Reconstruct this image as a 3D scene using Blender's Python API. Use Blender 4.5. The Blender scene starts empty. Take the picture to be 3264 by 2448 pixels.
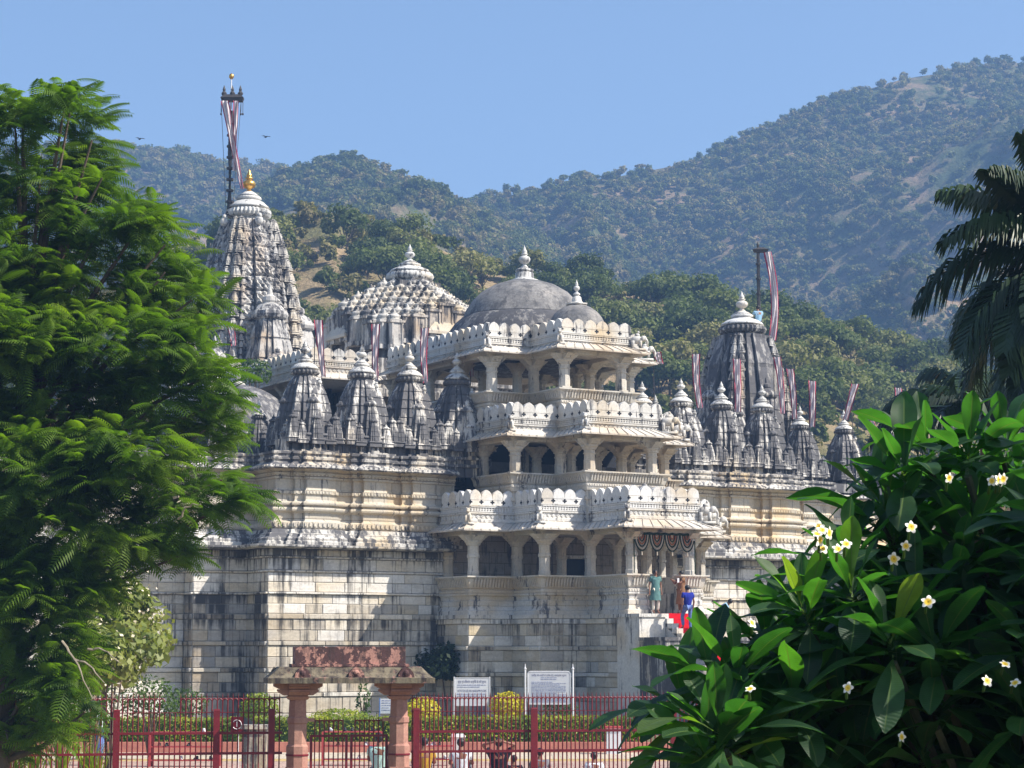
import bpy, math, random
from math import sin, cos, pi, radians, sqrt, atan2
from mathutils import Vector, Matrix
random.seed(7)
scene = bpy.context.scene
COL = scene.collection

# ---------------------------------------------------------------- camera, sky, sun, exposure
EYE = 2.9
cam_d = bpy.data.cameras.new('camera')
cam_d.sensor_width = 36.0
cam_d.lens = 2184.0 / 1024.0 * 36.0
cam_d.clip_start = 0.1
cam_d.clip_end = 6000
cam = bpy.data.objects.new('camera', cam_d)
cam.location = (0, 0, EYE)
cam.rotation_euler = (radians(97.0), 0, 0)
COL.objects.link(cam)
scene.camera = cam
scene.render.resolution_x = 1024
scene.render.resolution_y = 768

SUN_EL = radians(45.5)
SUN_AZ = atan2(0.967, -0.255)      # clockwise from +Y; sun stands to the right, a little to the camera's side
sun_dir = Vector((sin(SUN_AZ) * cos(SUN_EL), cos(SUN_AZ) * cos(SUN_EL), sin(SUN_EL)))
world = bpy.data.worlds.new('World')
scene.world = world
world.use_nodes = True
wn = world.node_tree
sky = wn.nodes.new('ShaderNodeTexSky')
sky.sky_type = 'NISHITA'
sky.sun_disc = False
sky.sun_elevation = SUN_EL
sky.sun_rotation = SUN_AZ
sky.altitude = 500
sky.air_density = 1.0
sky.dust_density = 1.9
sky.ozone_density = 1.6
wn.nodes['Background'].inputs['Strength'].default_value = 0.10
wn.links.new(sky.outputs['Color'], wn.nodes['Background'].inputs['Color'])
sun_d = bpy.data.lights.new('sun', 'SUN')
sun_d.energy = 5.0
sun_d.angle = radians(0.55)
sun_d.color = (1.0, 0.93, 0.82)
sun = bpy.data.objects.new('sun', sun_d)
sun.rotation_euler = (-sun_dir).to_track_quat('-Z', 'Y').to_euler()
sun.location = (60, -20, 80)
COL.objects.link(sun)
vs = scene.view_settings
vs.view_transform = 'Standard'
vs.look = 'None'
vs.exposure = 0.9
vs.gamma = 1.0
vs.use_curve_mapping = False
scene.cycles.use_denoising = True
scene.cycles.max_bounces = 6
scene.cycles.diffuse_bounces = 3
scene.cycles.glossy_bounces = 2
scene.cycles.transmission_bounces = 3
scene.cycles.volume_bounces = 0
scene.cycles.transparent_max_bounces = 6
scene.cycles.sample_clamp_indirect = 4.0

# ---------------------------------------------------------------- helpers
TR = radians(30.25)                 # the temple's front turns this far to the right
ORG = Vector((5.55, 80.0, 0.0))     # middle of the porch front, on the ground
UX = Vector((cos(TR), sin(TR), 0)); VX = Vector((-sin(TR), cos(TR), 0))
def uvw(u, v, z=0.0): return ORG + UX * u + VX * v + Vector((0, 0, z))

class MB:
    def __init__(s): s.v = []; s.f = []; s.m = []
    def add(s, vs_, fs_, m=0):
        b = len(s.v); s.v.extend(vs_)
        for q in fs_: s.f.append(tuple(i + b for i in q)); s.m.append(m)
    def box(s, x0, x1, y0, y1, z0, z1, m=0):
        s.add([(x0,y0,z0),(x1,y0,z0),(x1,y1,z0),(x0,y1,z0),(x0,y0,z1),(x1,y0,z1),(x1,y1,z1),(x0,y1,z1)],
              [(0,3,2,1),(4,5,6,7),(0,1,5,4),(1,2,6,5),(2,3,7,6),(3,0,4,7)], m)
    def frus(s, c, h0, h1, z0, z1, m=0):
        x, y = c; a, b = h0; d, e = h1
        s.add([(x-a,y-b,z0),(x+a,y-b,z0),(x+a,y+b,z0),(x-a,y+b,z0),(x-d,y-e,z1),(x+d,y-e,z1),(x+d,y+e,z1),(x-d,y+e,z1)],
              [(0,3,2,1),(4,5,6,7),(0,1,5,4),(1,2,6,5),(2,3,7,6),(3,0,4,7)], m)
    def lathe(s, prof, n=16, c=(0,0), ribs=None, m=0, ph=0.0):
        vs_ = []; k = len(prof)
        for i, (r, z) in enumerate(prof):
            for j in range(n):
                a = 2*pi*j/n + ph
                rr = r * (ribs(i, a) if ribs else 1.0)
                vs_.append((c[0]+rr*cos(a), c[1]+rr*sin(a), z))
        fs_ = []
        for i in range(k-1):
            for j in range(n):
                j2 = (j+1) % n
                fs_.append((i*n+j, i*n+j2, (i+1)*n+j2, (i+1)*n+j))
        fs_.append(tuple(range(n-1, -1, -1))); fs_.append(tuple((k-1)*n+j for j in range(n)))
        s.add(vs_, fs_, m)
    def tube(s, pts, rad, n=6, m=0):
        pts = [Vector(p) for p in pts]
        if not hasattr(rad, '__len__'): rad = [rad]*len(pts)
        vs_ = []
        for i, p in enumerate(pts):
            d = (pts[min(i+1, len(pts)-1)] - pts[max(i-1, 0)])
            if d.length < 1e-9: d = Vector((0,0,1))
            d.normalize()
            a = d.cross(Vector((0,0,1)))
            if a.length < 1e-3: a = d.cross(Vector((1,0,0)))
            a.normalize(); b = d.cross(a)
            for j in range(n):
                t = 2*pi*j/n
                vs_.append(tuple(p + (a*cos(t) + b*sin(t))*rad[i]))
        fs_ = []
        for i in range(len(pts)-1):
            for j in range(n):
                j2 = (j+1) % n
                fs_.append((i*n+j, i*n+j2, (i+1)*n+j2, (i+1)*n+j))
        fs_.append(tuple(range(n-1,-1,-1))); fs_.append(tuple((len(pts)-1)*n+j for j in range(n)))
        s.add(vs_, fs_, m)
    def prism(s, poly, y0, y1, m=0):            # poly in x,z ; extruded along y
        n = len(poly)
        vs_ = [(x, y0, z) for x, z in poly] + [(x, y1, z) for x, z in poly]
        fs_ = [tuple(range(n)), tuple(range(2*n-1, n-1, -1))]
        for i in range(n):
            j = (i+1) % n
            fs_.append((i, i+n, j+n, j))
        s.add(vs_, fs_, m)
    def plate(s, poly, z0, z1, m=0):            # poly in x,y ; extruded along z
        n = len(poly)
        vs_ = [(x, y, z0) for x, y in poly] + [(x, y, z1) for x, y in poly]
        fs_ = [tuple(range(n-1,-1,-1)), tuple(range(n, 2*n))]
        for i in range(n):
            j = (i+1) % n
            fs_.append((i, j, j+n, i+n))
        s.add(vs_, fs_, m)
    def ball(s, c, r, n=10, k=6, m=0):
        rx, ry, rz = r if hasattr(r, '__len__') else (r, r, r)
        vs_ = [(c[0], c[1], c[2]-rz)]
        for i in range(1, k):
            th = pi*i/k
            for j in range(n):
                a = 2*pi*j/n
                vs_.append((c[0]+rx*sin(th)*cos(a), c[1]+ry*sin(th)*sin(a), c[2]-rz*cos(th)))
        vs_.append((c[0], c[1], c[2]+rz)); L = len(vs_)-1
        fs_ = []
        for j in range(n):
            j2 = (j+1) % n
            fs_.append((0, 1+j2, 1+j))
            for i in range(k-2): fs_.append((1+i*n+j, 1+i*n+j2, 1+(i+1)*n+j2, 1+(i+1)*n+j))
            fs_.append((1+(k-2)*n+j, 1+(k-2)*n+j2, L))
        s.add(vs_, fs_, m)
    def sweep(s, line, prof, m=0, cap=True):    # prof: (outward offset, z), bottom to top; outward = right of travel
        cols = [offset_line(line, o) for o, z in prof]
        n = len(line); k = len(prof); vs_ = []
        for i in range(n):
            for j in range(k): vs_.append((cols[j][i][0], cols[j][i][1], prof[j][1]))
        fs_ = []
        for i in range(n-1):
            for j in range(k-1): fs_.append((i*k+j, (i+1)*k+j, (i+1)*k+j+1, i*k+j+1))
        s.add(vs_, fs_, m)
    def mesh(s, name, smooth=False):
        me = bpy.data.meshes.new(name); me.from_pydata(s.v, [], s.f)
        if any(s.m): me.polygons.foreach_set('material_index', s.m)
        if smooth: me.polygons.foreach_set('use_smooth', [True]*len(s.f))
        me.update(); return me
    def build(s, name, mat_, parent=None, smooth=False, loc=None, rz=None):
        me = s.mesh(name, smooth)
        for q in (mat_ if isinstance(mat_, (list, tuple)) else [mat_]): me.materials.append(q)
        return inst(name, me, parent, loc, rz)

def inst(name, me, parent=None, loc=None, rz=None, sc=None):
    o = bpy.data.objects.new(name, me); COL.objects.link(o)
    if parent is not None: o.parent = parent
    if loc is not None: o.location = loc
    if rz is not None: o.rotation_euler = (0, 0, rz)
    if sc is not None: o.scale = sc
    return o
def empty(name, loc=(0,0,0), rz=0.0):
    o = bpy.data.objects.new(name, None); COL.objects.link(o)
    o.empty_display_size = 0.2; o.location = loc; o.rotation_euler = (0,0,rz); return o
def tag(o, label=None, cat=None, group=None, kind=None):
    if label: o['label'] = label
    if cat: o['category'] = cat
    if group: o['group'] = group
    if kind: o['kind'] = kind
    return o
def copy_tree(o, parent=None, loc=None, rz=None):
    c = o.copy(); COL.objects.link(c); c.parent = parent
    if loc is not None: c.location = loc
    if rz is not None: c.rotation_euler = (0,0,rz)
    for ch in list(o.children): copy_tree(ch, c)
    return c
def offset_line(line, o):
    n = len(line); closed = (Vector(line[0]) - Vector(line[-1])).length < 1e-6 and n > 2
    nr = []
    for i in range(n-1):
        dx, dy = line[i+1][0]-line[i][0], line[i+1][1]-line[i][1]
        L = sqrt(dx*dx+dy*dy) or 1.0
        nr.append((dy/L, -dx/L))
    out = []
    for i in range(n):
        if closed: a, b = nr[(i-1) % (n-1)], nr[i % (n-1)]
        else: a, b = nr[max(i-1,0)], nr[min(i, n-2)]
        d = 1 + a[0]*b[0] + a[1]*b[1]
        if d < 0.2: d = 0.2
        out.append((line[i][0]+o*(a[0]+b[0])/d, line[i][1]+o*(a[1]+b[1])/d))
    return out
def px(x, y, D):                                 # where the line of sight through a picture point meets distance D
    p = radians(7.0); a = (x-512)/2184.0; b = (384-y)/2184.0
    dy = cos(p)-b*sin(p); dz = sin(p)+b*cos(p)
    return Vector((a/dy*D, D, EYE+dz/dy*D))

# ---------------------------------------------------------------- materials
class NT:
    def __init__(s, name):
        s.mat = bpy.data.materials.new(name); s.mat.use_nodes = True
        s.t = s.mat.node_tree; s.b = s.t.nodes['Principled BSDF']; s.out = s.t.nodes['Material Output']
    def n(s, typ, **kw):
        q = s.t.nodes.new('ShaderNode'+typ)
        for k, v in kw.items():
            if k.startswith('i_'): q.inputs[k[2:].replace('_',' ')].default_value = v
            else: setattr(q, k, v)
        return q
    def l(s, a, b): s.t.links.new(a, b)
    def pos(s, scale=(1,1,1), world=True):
        g = s.n('NewGeometry').outputs['Position'] if world else s.n('TexCoord').outputs['Object']
        m = s.n('Mapping'); m.inputs['Scale'].default_value = scale
        s.l(g, m.inputs['Vector']); return m.outputs['Vector']
    def noise(s, vec, scale, detail=4, rough=0.55):
        q = s.n('TexNoise'); q.inputs['Scale'].default_value = scale; q.inputs['Detail'].default_value = detail
        q.inputs['Roughness'].default_value = rough
        s.l(vec, q.inputs['Vector']); return q.outputs['Fac']
    def ramp(s, fac, stops, interp='LINEAR'):
        q = s.n('ValToRGB'); cr = q.color_ramp; cr.interpolation = interp
        while len(cr.elements) < len(stops): cr.elements.new(0.5)
        for e, (p, c) in zip(cr.elements, stops):
            e.position = p; e.color = (c[0],c[1],c[2],1) if hasattr(c,'__len__') else (c,c,c,1)
        s.l(fac, q.inputs['Fac']); return q.outputs['Color']
    def mix(s, fac, a, b, mode='MIX'):
        q = s.n('Mix', data_type='RGBA', blend_type=mode)
        for sock, v in ((q.inputs[0], fac), (q.inputs[6], a), (q.inputs[7], b)):
            if isinstance(v, (int, float)): sock.default_value = v if sock == q.inputs[0] else (v,v,v,1)
            elif isinstance(v, (tuple, list)): sock.default_value = (v[0],v[1],v[2],1)
            else: s.l(v, sock)
        return q.outputs[2]
    def math(s, op, a, b=0.0):
        q = s.n('Math', operation=op)
        for sock, v in ((q.inputs[0], a), (q.inputs[1], b)):
            if isinstance(v, (int, float)): sock.default_value = v
            else: s.l(v, sock)
        return q.outputs[0]
    def bump(s, h, strength=0.3, dist=0.05):
        q = s.n('Bump'); q.inputs['Strength'].default_value = strength; q.inputs['Distance'].default_value = dist
        s.l(h, q.inputs['Height']); s.l(q.outputs['Normal'], s.b.inputs['Normal'])
    def done(s, col, rough=0.8, spec=0.3, metal=0.0):
        if isinstance(col, (tuple, list)): s.b.inputs['Base Color'].default_value = (col[0],col[1],col[2],1)
        else: s.l(col, s.b.inputs['Base Color'])
        s.b.inputs['Roughness'].default_value = rough
        s.b.inputs['Specular IOR Level'].default_value = spec
        s.b.inputs['Metallic'].default_value = metal
        return s.mat

def marble(name, white=(0.66,0.64,0.60), cream=(0.56,0.44,0.28), creamy=0.35, dirt=0.3, black=(0.032,0.032,0.036), joints=None, grey=(0.42,0.42,0.44), fine=1.0):
    k = NT(name); p = k.pos()
    big = k.noise(p, 0.45, 3)
    c = k.mix(k.ramp(big, [(0.62-creamy*0.45, 0.0), (0.82-creamy*0.35, 1.0)]), white, cream)
    med = k.noise(k.pos((1,1,1.6)), 2.1, 6, 0.65)
    c = k.mix(k.ramp(med, [(0.52, 0.0), (0.78, 0.55)]), c, grey)
    if joints:
        xyz = k.n('SeparateXYZ'); k.l(k.n('TexCoord').outputs['Object'], xyz.inputs[0])
        cmb = k.n('CombineXYZ'); k.l(k.math('ADD', xyz.outputs[0], xyz.outputs[1]), cmb.inputs[0]); k.l(xyz.outputs[2], cmb.inputs[1])
        br = k.n('TexBrick'); br.inputs['Scale'].default_value = 1.0; br.inputs['Brick Width'].default_value = joints[0]
        br.inputs['Row Height'].default_value = joints[1]; br.inputs['Mortar Size'].default_value = 0.012; br.offset = 0.37
        br.inputs['Color1'].default_value = (1,1,1,1); br.inputs['Color2'].default_value = (0.86,0.85,0.83,1); br.inputs['Mortar'].default_value = (0.25,0.22,0.2,1)
        k.l(cmb.outputs[0], br.inputs['Vector']); c = k.mix(0.8, c, br.outputs['Color'], 'MULTIPLY')
    f = k.noise(p, 14*fine, 5, 0.7)
    c = k.mix(1.0, c, k.ramp(f, [(0.25, 0.74), (0.7, 1.08)]), 'MULTIPLY')
    st = k.noise(k.pos((4.2,4.2,0.36)), 1.0, 7, 0.72)
    bl = k.noise(k.pos((1.1,1.1,0.8)), 0.9, 5, 0.7)
    th = k.math('ADD', k.math('MULTIPLY', st, 0.62), k.math('MULTIPLY', bl, 0.38))
    lo = 0.66 - dirt*0.33
    m = k.ramp(th, [(lo-0.03, 0.0), (lo+0.03, 1.0)])
    dark = k.mix(k.noise(p, 6, 4), black, tuple(x*3.6 for x in black))
    c = k.mix(k.math('MULTIPLY', m, 0.93), c, dark)
    oi = k.n('ObjectInfo'); hv = k.n('HueSaturation'); k.l(c, hv.inputs['Color'])
    k.l(k.math('ADD', k.math('MULTIPLY', oi.outputs['Random'], 0.2), 0.9), hv.inputs['Value'])
    k.bump(k.noise(p, 22*fine, 5, 0.7), 0.35, 0.03)
    return k.done(hv.outputs[0], 0.78, 0.25)

def stone(name, cols, stain=0.35, dark=(0.035,0.034,0.036)):
    k = NT(name); oi = k.n('ObjectInfo'); p = k.pos()
    sel = k.math('ADD', k.math('MULTIPLY', oi.outputs['Random'], 0.42), k.math('MULTIPLY', k.noise(k.pos((0.5,0.5,0.9)), 0.7, 3), 0.58))
    c = k.ramp(sel, [(0.12+0.76*i/len(cols), q) for i, q in enumerate(cols)])
    v = k.n('Mapping'); k.l(k.n('NewGeometry').outputs['Position'], v.inputs['Vector'])
    v.inputs['Rotation'].default_value = (0.3, 0.6, 0.2); v.inputs['Scale'].default_value = (1.0, 1.0, 4.0)
    vein = k.noise(v.outputs[0], 1.7, 8, 0.75)
    c = k.mix(k.ramp(vein, [(0.45, 0.0), (0.66, 0.5)]), c, k.mix(1.0, c, (0.62,0.58,0.55), 'MULTIPLY'))
    c = k.mix(1.0, c, k.ramp(k.noise(p, 11, 5, 0.7), [(0.25, 0.80), (0.75, 1.12)]), 'MULTIPLY')
    st = k.noise(k.pos((4.6,4.6,0.16)), 1.0, 7, 0.72); bl = k.noise(k.pos((0.8,0.8,0.6)), 0.8, 4, 0.6)
    th = k.math('ADD', k.math('MULTIPLY', st, 0.55), k.math('MULTIPLY', bl, 0.45))
    sz = k.n('SeparateXYZ'); k.l(k.n('NewGeometry').outputs['Position'], sz.inputs[0])
    th = k.math('ADD', th, k.ramp(k.math('MULTIPLY', sz.outputs[2], 0.1), [(0.36,0.0),(0.405,0.035),(0.42,0.0),(0.46,0.0),(0.50,0.05),(0.51,0.0),(0.60,0.01),(0.665,0.06)]))
    lo = 0.66 - stain*0.33
    c = k.mix(k.ramp(th, [(lo-0.03, 0.0), (lo+0.05, 0.9)]), c, dark)
    k.bump(k.noise(p, 16, 6, 0.75), 0.5, 0.03)
    return k.done(c, 0.82, 0.25)

def plain(name, col, rough=0.7, spec=0.3, metal=0.0, var=0.25, scale=4.0, bump=0.15):
    k = NT(name); p = k.pos()
    c = k.mix(1.0, col, k.ramp(k.noise(p, scale, 5, 0.65), [(0.25, 1-var), (0.75, 1+var)]), 'MULTIPLY')
    if bump: k.bump(k.noise(p, scale*5, 4), bump, 0.02)
    return k.done(c, rough, spec, metal)

def foliage(name, cols, trans=0.35, rough=0.5, tcol=None, spec=0.35, objvar=True, nscale=0.6):
    k = NT(name)
    oi = k.n('ObjectInfo'); ns = k.noise(k.pos(), nscale, 3)
    f = k.math('ADD', k.math('MULTIPLY', ns, 0.6), k.math('MULTIPLY', oi.outputs['Random'], 0.4)) if objvar else ns
    c = k.ramp(f, [(0.25 + 0.5*i/max(1,len(cols)-1), q) for i, q in enumerate(cols)])
    k.done(c, rough, spec)
    t = k.n('BsdfTranslucent'); k.l(k.mix(1.0, c, tcol or (1.5,1.7,0.6), 'MULTIPLY'), t.inputs['Color'])
    mx = k.n('MixShader'); mx.inputs[0].default_value = trans
    k.l(k.b.outputs[0], mx.inputs[1]); k.l(t.outputs[0], mx.inputs[2]); k.l(mx.outputs[0], k.out.inputs['Surface'])
    return k.mat

MAT = {}
MAT['marble'] = marble('white_marble', dirt=0.30, creamy=0.30)
MAT['marble_bright'] = marble('bright_marble', white=(0.74,0.73,0.71), creamy=0.2, dirt=0.22)
MAT['cream'] = marble('cream_marble', white=(0.62,0.57,0.48), cream=(0.60,0.46,0.28), creamy=0.42, dirt=0.22, joints=(0.95,0.52))
MAT['cream_in'] = marble('porch_marble', white=(0.62,0.58,0.51), cream=(0.54,0.43,0.29), creamy=0.38, dirt=0.24)
MAT['plinth'] = marble('plinth_marble', white=(0.62,0.60,0.56), creamy=0.2, dirt=0.48, joints=(0.9,0.2))
MAT['spire'] = marble('weathered_spire_marble', white=(0.68,0.65,0.60), cream=(0.52,0.44,0.34), creamy=0.25, dirt=0.62, grey=(0.30,0.29,0.29))
MAT['spire_base'] = marble('streaked_marble', white=(0.56,0.53,0.48), creamy=0.3, dirt=0.56)
MAT['tower'] = marble('tower_marble', white=(0.56,0.54,0.51), cream=(0.46,0.36,0.26), creamy=0.3, dirt=0.46, grey=(0.24,0.24,0.25))
MAT['cap'] = marble('finial_marble', white=(0.66,0.65,0.62), creamy=0.15, dirt=0.34)
MAT['bell'] = marble('bell_roof_marble', white=(0.58,0.55,0.50), creamy=0.25, dirt=0.46, grey=(0.3,0.3,0.3))
MAT['roofdark'] = marble('roof_plaster', white=(0.30,0.29,0.28), cream=(0.26,0.23,0.19), creamy=0.3, dirt=0.6, grey=(0.18,0.18,0.19))
MAT['eave'] = marble('eave_slab_stone', white=(0.62,0.57,0.50), cream=(0.52,0.42,0.31), creamy=0.35, dirt=0.22)
MAT['inner_stone'] = marble('shade_toned_inner_marble', white=(0.33,0.29,0.24), cream=(0.26,0.20,0.14), creamy=0.4, dirt=0.3, joints=(0.9,0.42))  # tone darkened to put the porch interior's shade into the wall colour
MAT['mortar'] = plain('lime_mortar', (0.40,0.38,0.34), 0.9, 0.1, var=0.4, scale=3)
MAT['mortar_dark'] = plain('dark_mortar', (0.25,0.235,0.215), 0.9, 0.1, var=0.5, scale=3)
MAT['stone_white'] = stone('white_wall_stone', [(0.74,0.71,0.65),(0.72,0.68,0.61),(0.76,0.73,0.68),(0.68,0.65,0.60),(0.70,0.61,0.47),(0.74,0.69,0.61),(0.64,0.62,0.60)], 0.34)
MAT['stone_brown'] = stone('brown_wall_stone', [(0.58,0.53,0.45),(0.55,0.45,0.30),(0.62,0.57,0.49),(0.49,0.41,0.30),(0.57,0.52,0.44),(0.54,0.48,0.39),(0.46,0.42,0.37),(0.60,0.50,0.34)], 0.36)
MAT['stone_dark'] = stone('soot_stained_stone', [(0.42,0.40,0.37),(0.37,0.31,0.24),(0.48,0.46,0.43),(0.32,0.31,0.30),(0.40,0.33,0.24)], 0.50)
MAT['dark'] = plain('dark_timber_and_shade', (0.016,0.018,0.024), 0.6, 0.3, var=0.2)  # near-black; also painted in for shade in cross holes and deep openings
MAT['gold'] = plain('gilded_metal', (0.72,0.42,0.10), 0.32, 0.5, 0.9, var=0.3, scale=9, bump=0.1)
# ---------------------------------------------------------------- the temple: masonry helpers
ST = {}
def stone_mesh(l, h, mat_, d=0.22, bev=0.016):
    key = (round(l,2), round(h,2), mat_.name, round(d,2))
    if key in ST: return ST[key]
    b = MB(); x = l/2-0.010; z = h/2-0.010; c = min(bev, z*0.5)
    out = [(-x,-z+c),(-x+c,-z),(x-c,-z),(x,-z+c),(x,z-c),(x-c,z),(-x+c,z),(-x,z-c)]
    ins = [(px_*(x-c)/x, pz*(z-c)/z) for px_, pz in out]
    vs_ = [(a, c*0.9, q) for a, q in out] + [(a, 0, q) for a, q in ins] + [(a, d, q) for a, q in out]
    fs_ = [tuple(range(8, 16))]
    for i in range(8):
        j = (i+1) % 8
        fs_.append((i, j, 8+j, 8+i)); fs_.append((16+i, 16+j, j, i))
    b.add(vs_, fs_); me = b.mesh('stone'); me.materials.append(mat_)
    ST[key] = me; return me
def stones(root, line, courses, pick, rnd, lo=0.5, hi=1.35, skip=None):
    n = 0
    for e in range(len(line)-1):
        a, b = Vector(line[e]), Vector(line[e+1]); L = (b-a).length
        if L < 0.12: continue
        d = (b-a)/L; ang = atan2(d.y, d.x); nr = Vector((d.y, -d.x))
        for (z0, z1, proj) in courses:
            x = 0.0
            f = 1.7 if (z1-z0) < 0.24 else 1.0
            while x < L-1e-3:
                w = round(rnd.uniform(lo, hi)*f/0.1)*0.1
                if L-x-w < lo*0.8: w = L-x
                w = min(w, L-x)
                m = pick(z0, x+w/2, e)
                if m is not None:
                    off = proj + rnd.uniform(0.0, 0.022)
                    c = a + d*(x+w/2) + nr*off
                    me = stone_mesh(w, z1-z0, m)
                    o = inst('stone', me, root, (c.x, c.y, (z0+z1)/2), ang)
                    n += 1
                x += w
    return n
def edges_of(line):
    return [(Vector(line[i]), Vector(line[i+1])) for i in range(len(line)-1)]

def pilaster_line(line_pts, centres, base_v, w1=0.82, w2=0.46, p1=0.16, p2=0.34):
    pts = [line_pts[0]]
    for c in centres:
        pts += [(c-w1, base_v), (c-w1, base_v-p1), (c-w2, base_v-p1), (c-w2, base_v-p2), (c+w2, base_v-p2), (c+w2, base_v-p1), (c+w1, base_v-p1), (c+w1, base_v)]
    pts.append(line_pts[1]); return pts

# upper wall profile between the ledge and the scalloped cornice
WALL_PROF = [(0.62,6.80),(0.62,6.92),(0.54,6.95),(0.54,7.06),(0.44,7.12),(0.40,7.22),(0.30,7.26),(0.27,7.38),(0.16,7.42),(0.20,7.46),(0.20,7.66),(0.12,7.70),(0.07,7.76),
             (0.07,8.00),(0.12,8.03),(0.20,8.08),(0.22,8.14),(0.20,8.20),(0.10,8.22),(0.10,8.27),(0.22,8.30),(0.22,8.38),(0.07,8.44),(0.03,8.50),(0.03,8.70),(0.09,8.71),(0.09,8.84),(0.03,8.86),
             (0.0,8.92),(0.0,9.26),(0.07,9.28),(0.07,9.36),(0.03,9.38),(0.12,9.44),(0.12,9.50),(0.06,9.52),(0.18,9.62),(0.22,9.68)]
CORN_PROF = [(0.10,9.64),(0.46,9.62),(0.50,9.66),(0.42,9.74),(0.26,9.84),(0.16,9.90),(0.16,9.97),(0.22,9.98),(0.22,10.06),(0.12,10.10),(0.12,10.18),(0.18,10.20),(0.18,10.28),(0.02,10.32)]
LEDGE_PROF = [(0.30,6.66),(0.70,6.68),(0.74,6.72),(0.74,6.78),(0.62,6.80),(0.0,6.81)]
def dentils(b, line, off, z0, z1, pitch, w, depth):
    for a, c in edges_of(offset_line(line, off)):
        L = (c-a).length
        n = max(1, int(L/pitch)); d = (c-a).normalized(); nr = Vector((d.y, -d.x))
        for i in range(n):
            m = a + d*((i+0.5)*L/n)
            q = [m-d*w/2, m+d*w/2, m+d*w/2+nr*depth, m-d*w/2+nr*depth]
            b.plate([(k.x, k.y) for k in q], z0, z1)

temple = empty('temple_hall', ORG, TR)
tag(temple, 'broad white marble temple hall with stepped stone base and moulded wall', 'temple')
LEFT_U = [-10.57, -8.18, -6.11]
RIGHT_U = [6.68, 8.75, 10.87]
wallL = [(-26,9.75),(-14.75,9.75),(-14.75,8.9),(-12.6,8.9),(-12.6,7.05),(-5.2,7.05)]
wallR = [(5.2,7.05),(12.6,7.05),(12.6,8.9),(14.75,8.9),(14.75,9.75),(28,9.75)]
upL = [(-26,10.2)] + pilaster_line([(-26,10.2),(-15.2,10.2)], [-23.2,-20.2,-17.2], 10.2)[1:-1] + [(-15.2,10.2),(-15.2,9.35),(-14.6,9.35),(-14.6,9.2),(-13.6,9.2),(-13.6,9.35),(-12.1,9.35),(-12.1,7.55)] \
      + pilaster_line([(-12.1,7.55),(-4.6,7.55)], LEFT_U, 7.55)[1:]
upR = [(-x, y) for x, y in reversed(pilaster_line([(-12.1,7.55),(-4.6,7.55)], [-u for u in reversed(RIGHT_U)], 7.55))]
upR += [(12.1,9.35),(13.6,9.35),(13.6,9.2),(14.6,9.2),(14.6,9.35),(15.2,9.35),(15.2,10.2)] + pilaster_line([(15.2,10.2),(28,10.2)], [17.4,20.2,23.2], 10.2)[1:]
for nm, base, up in (('l', wallL, upL), ('r', wallR, upR)):
    b = MB(); b.sweep(base, [(-0.012,-0.05),(-0.012,4.66)]); b.build('wall_core', MAT['mortar'], temple)
    b = MB(); b.sweep(base, [(-0.012,4.66),(-0.012,6.7)]); b.build('wall_core', MAT['mortar_dark'], temple)
    b = MB(); b.sweep(base, LEDGE_PROF); b.build('ledge', MAT['plinth'], temple)
    b = MB(); b.sweep(up, WALL_PROF[:9]); b.build('stepped_plinth', MAT['plinth'], temple)
    b = MB(); b.sweep(up, WALL_PROF[8:]); b.build('upper_wall', MAT['cream'], temple)
    b = MB(); dentils(b, up, 0.19, 7.50, 7.63, 0.17, 0.09, 0.05); dentils(b, up, 0.07, 8.735, 8.82, 0.12, 0.06, 0.04)
    dentils(b, up, 0.06, 9.38, 9.42, 0.14, 0.08, 0.05); tag(b.build('carved_band', MAT['cream'], temple), kind='stuff')
    b = MB(); b.sweep(up, CORN_PROF); b.build('cornice', MAT['spire_base'], temple)
    b = MB(); dentils(b, up, 0.28, 9.66, 9.76, 0.20, 0.12, 0.20); tag(b.build('cornice_scallop', MAT['marble'], temple), kind='stuff')
b = MB()
b.plate([(-26,9.9),(-12.2,9.6),(-12.2,7.7),(12.2,7.7),(12.2,9.6),(28,9.9),(28,46),(-26,46)], 9.9, 10.3)
b.build('roof', MAT['roofdark'], temple)
b = MB(); b.box(-25.8,27.8,45.6,46,0,10); b.box(-26,-25.6,10.4,46,0,10); b.box(27.6,28,10.4,46,0,10); b.build('rear_wall', MAT['cream'], temple)
# string courses and stones of the high base
COURSES = []
for z0, z1, p in [(6.40,6.66,0.02),(6.32,6.40,0.09),(5.89,6.32,0.0),(5.80,5.89,0.07),(5.45,5.80,0.0),(5.09,5.45,0.0),(5.00,5.09,0.08),(4.66,5.00,0.0),(4.30,4.66,0.01),(4.10,4.30,0.07),
                  (3.70,4.10,0.02),(3.30,3.70,0.02),(3.14,3.30,0.08),(2.73,3.14,0.03),(2.33,2.73,0.03),(2.17,2.33,0.10),(1.80,2.17,0.05),(1.44,1.80,0.05),(1.28,1.44,0.13),(0.70,1.28,0.10),(0.0,0.70,0.13)]:
    COURSES.append((z0, z1, p))
rs = random.Random(3)
def pickL(z, x, e):
    if e == 0 and x < 5.6: return None
    if e == 0: return MAT['stone_white'] if rs.random() < 0.9 else MAT['stone_brown']
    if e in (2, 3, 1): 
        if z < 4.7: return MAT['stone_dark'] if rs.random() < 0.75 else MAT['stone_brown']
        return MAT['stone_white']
    if z < 4.62: return MAT['stone_brown'] if rs.random() < 0.72 else MAT['stone_white']
    return MAT['stone_white']
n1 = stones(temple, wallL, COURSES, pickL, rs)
def pickR(z, x, e):
    if e > 1 or z < 2.6 or x < 0.6: return None
    return MAT['stone_white'] if (z > 4.3 or rs.random() < 0.5) else MAT['stone_brown']
n2 = stones(temple, wallR, COURSES, pickR, rs, 0.6, 1.3)

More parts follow.
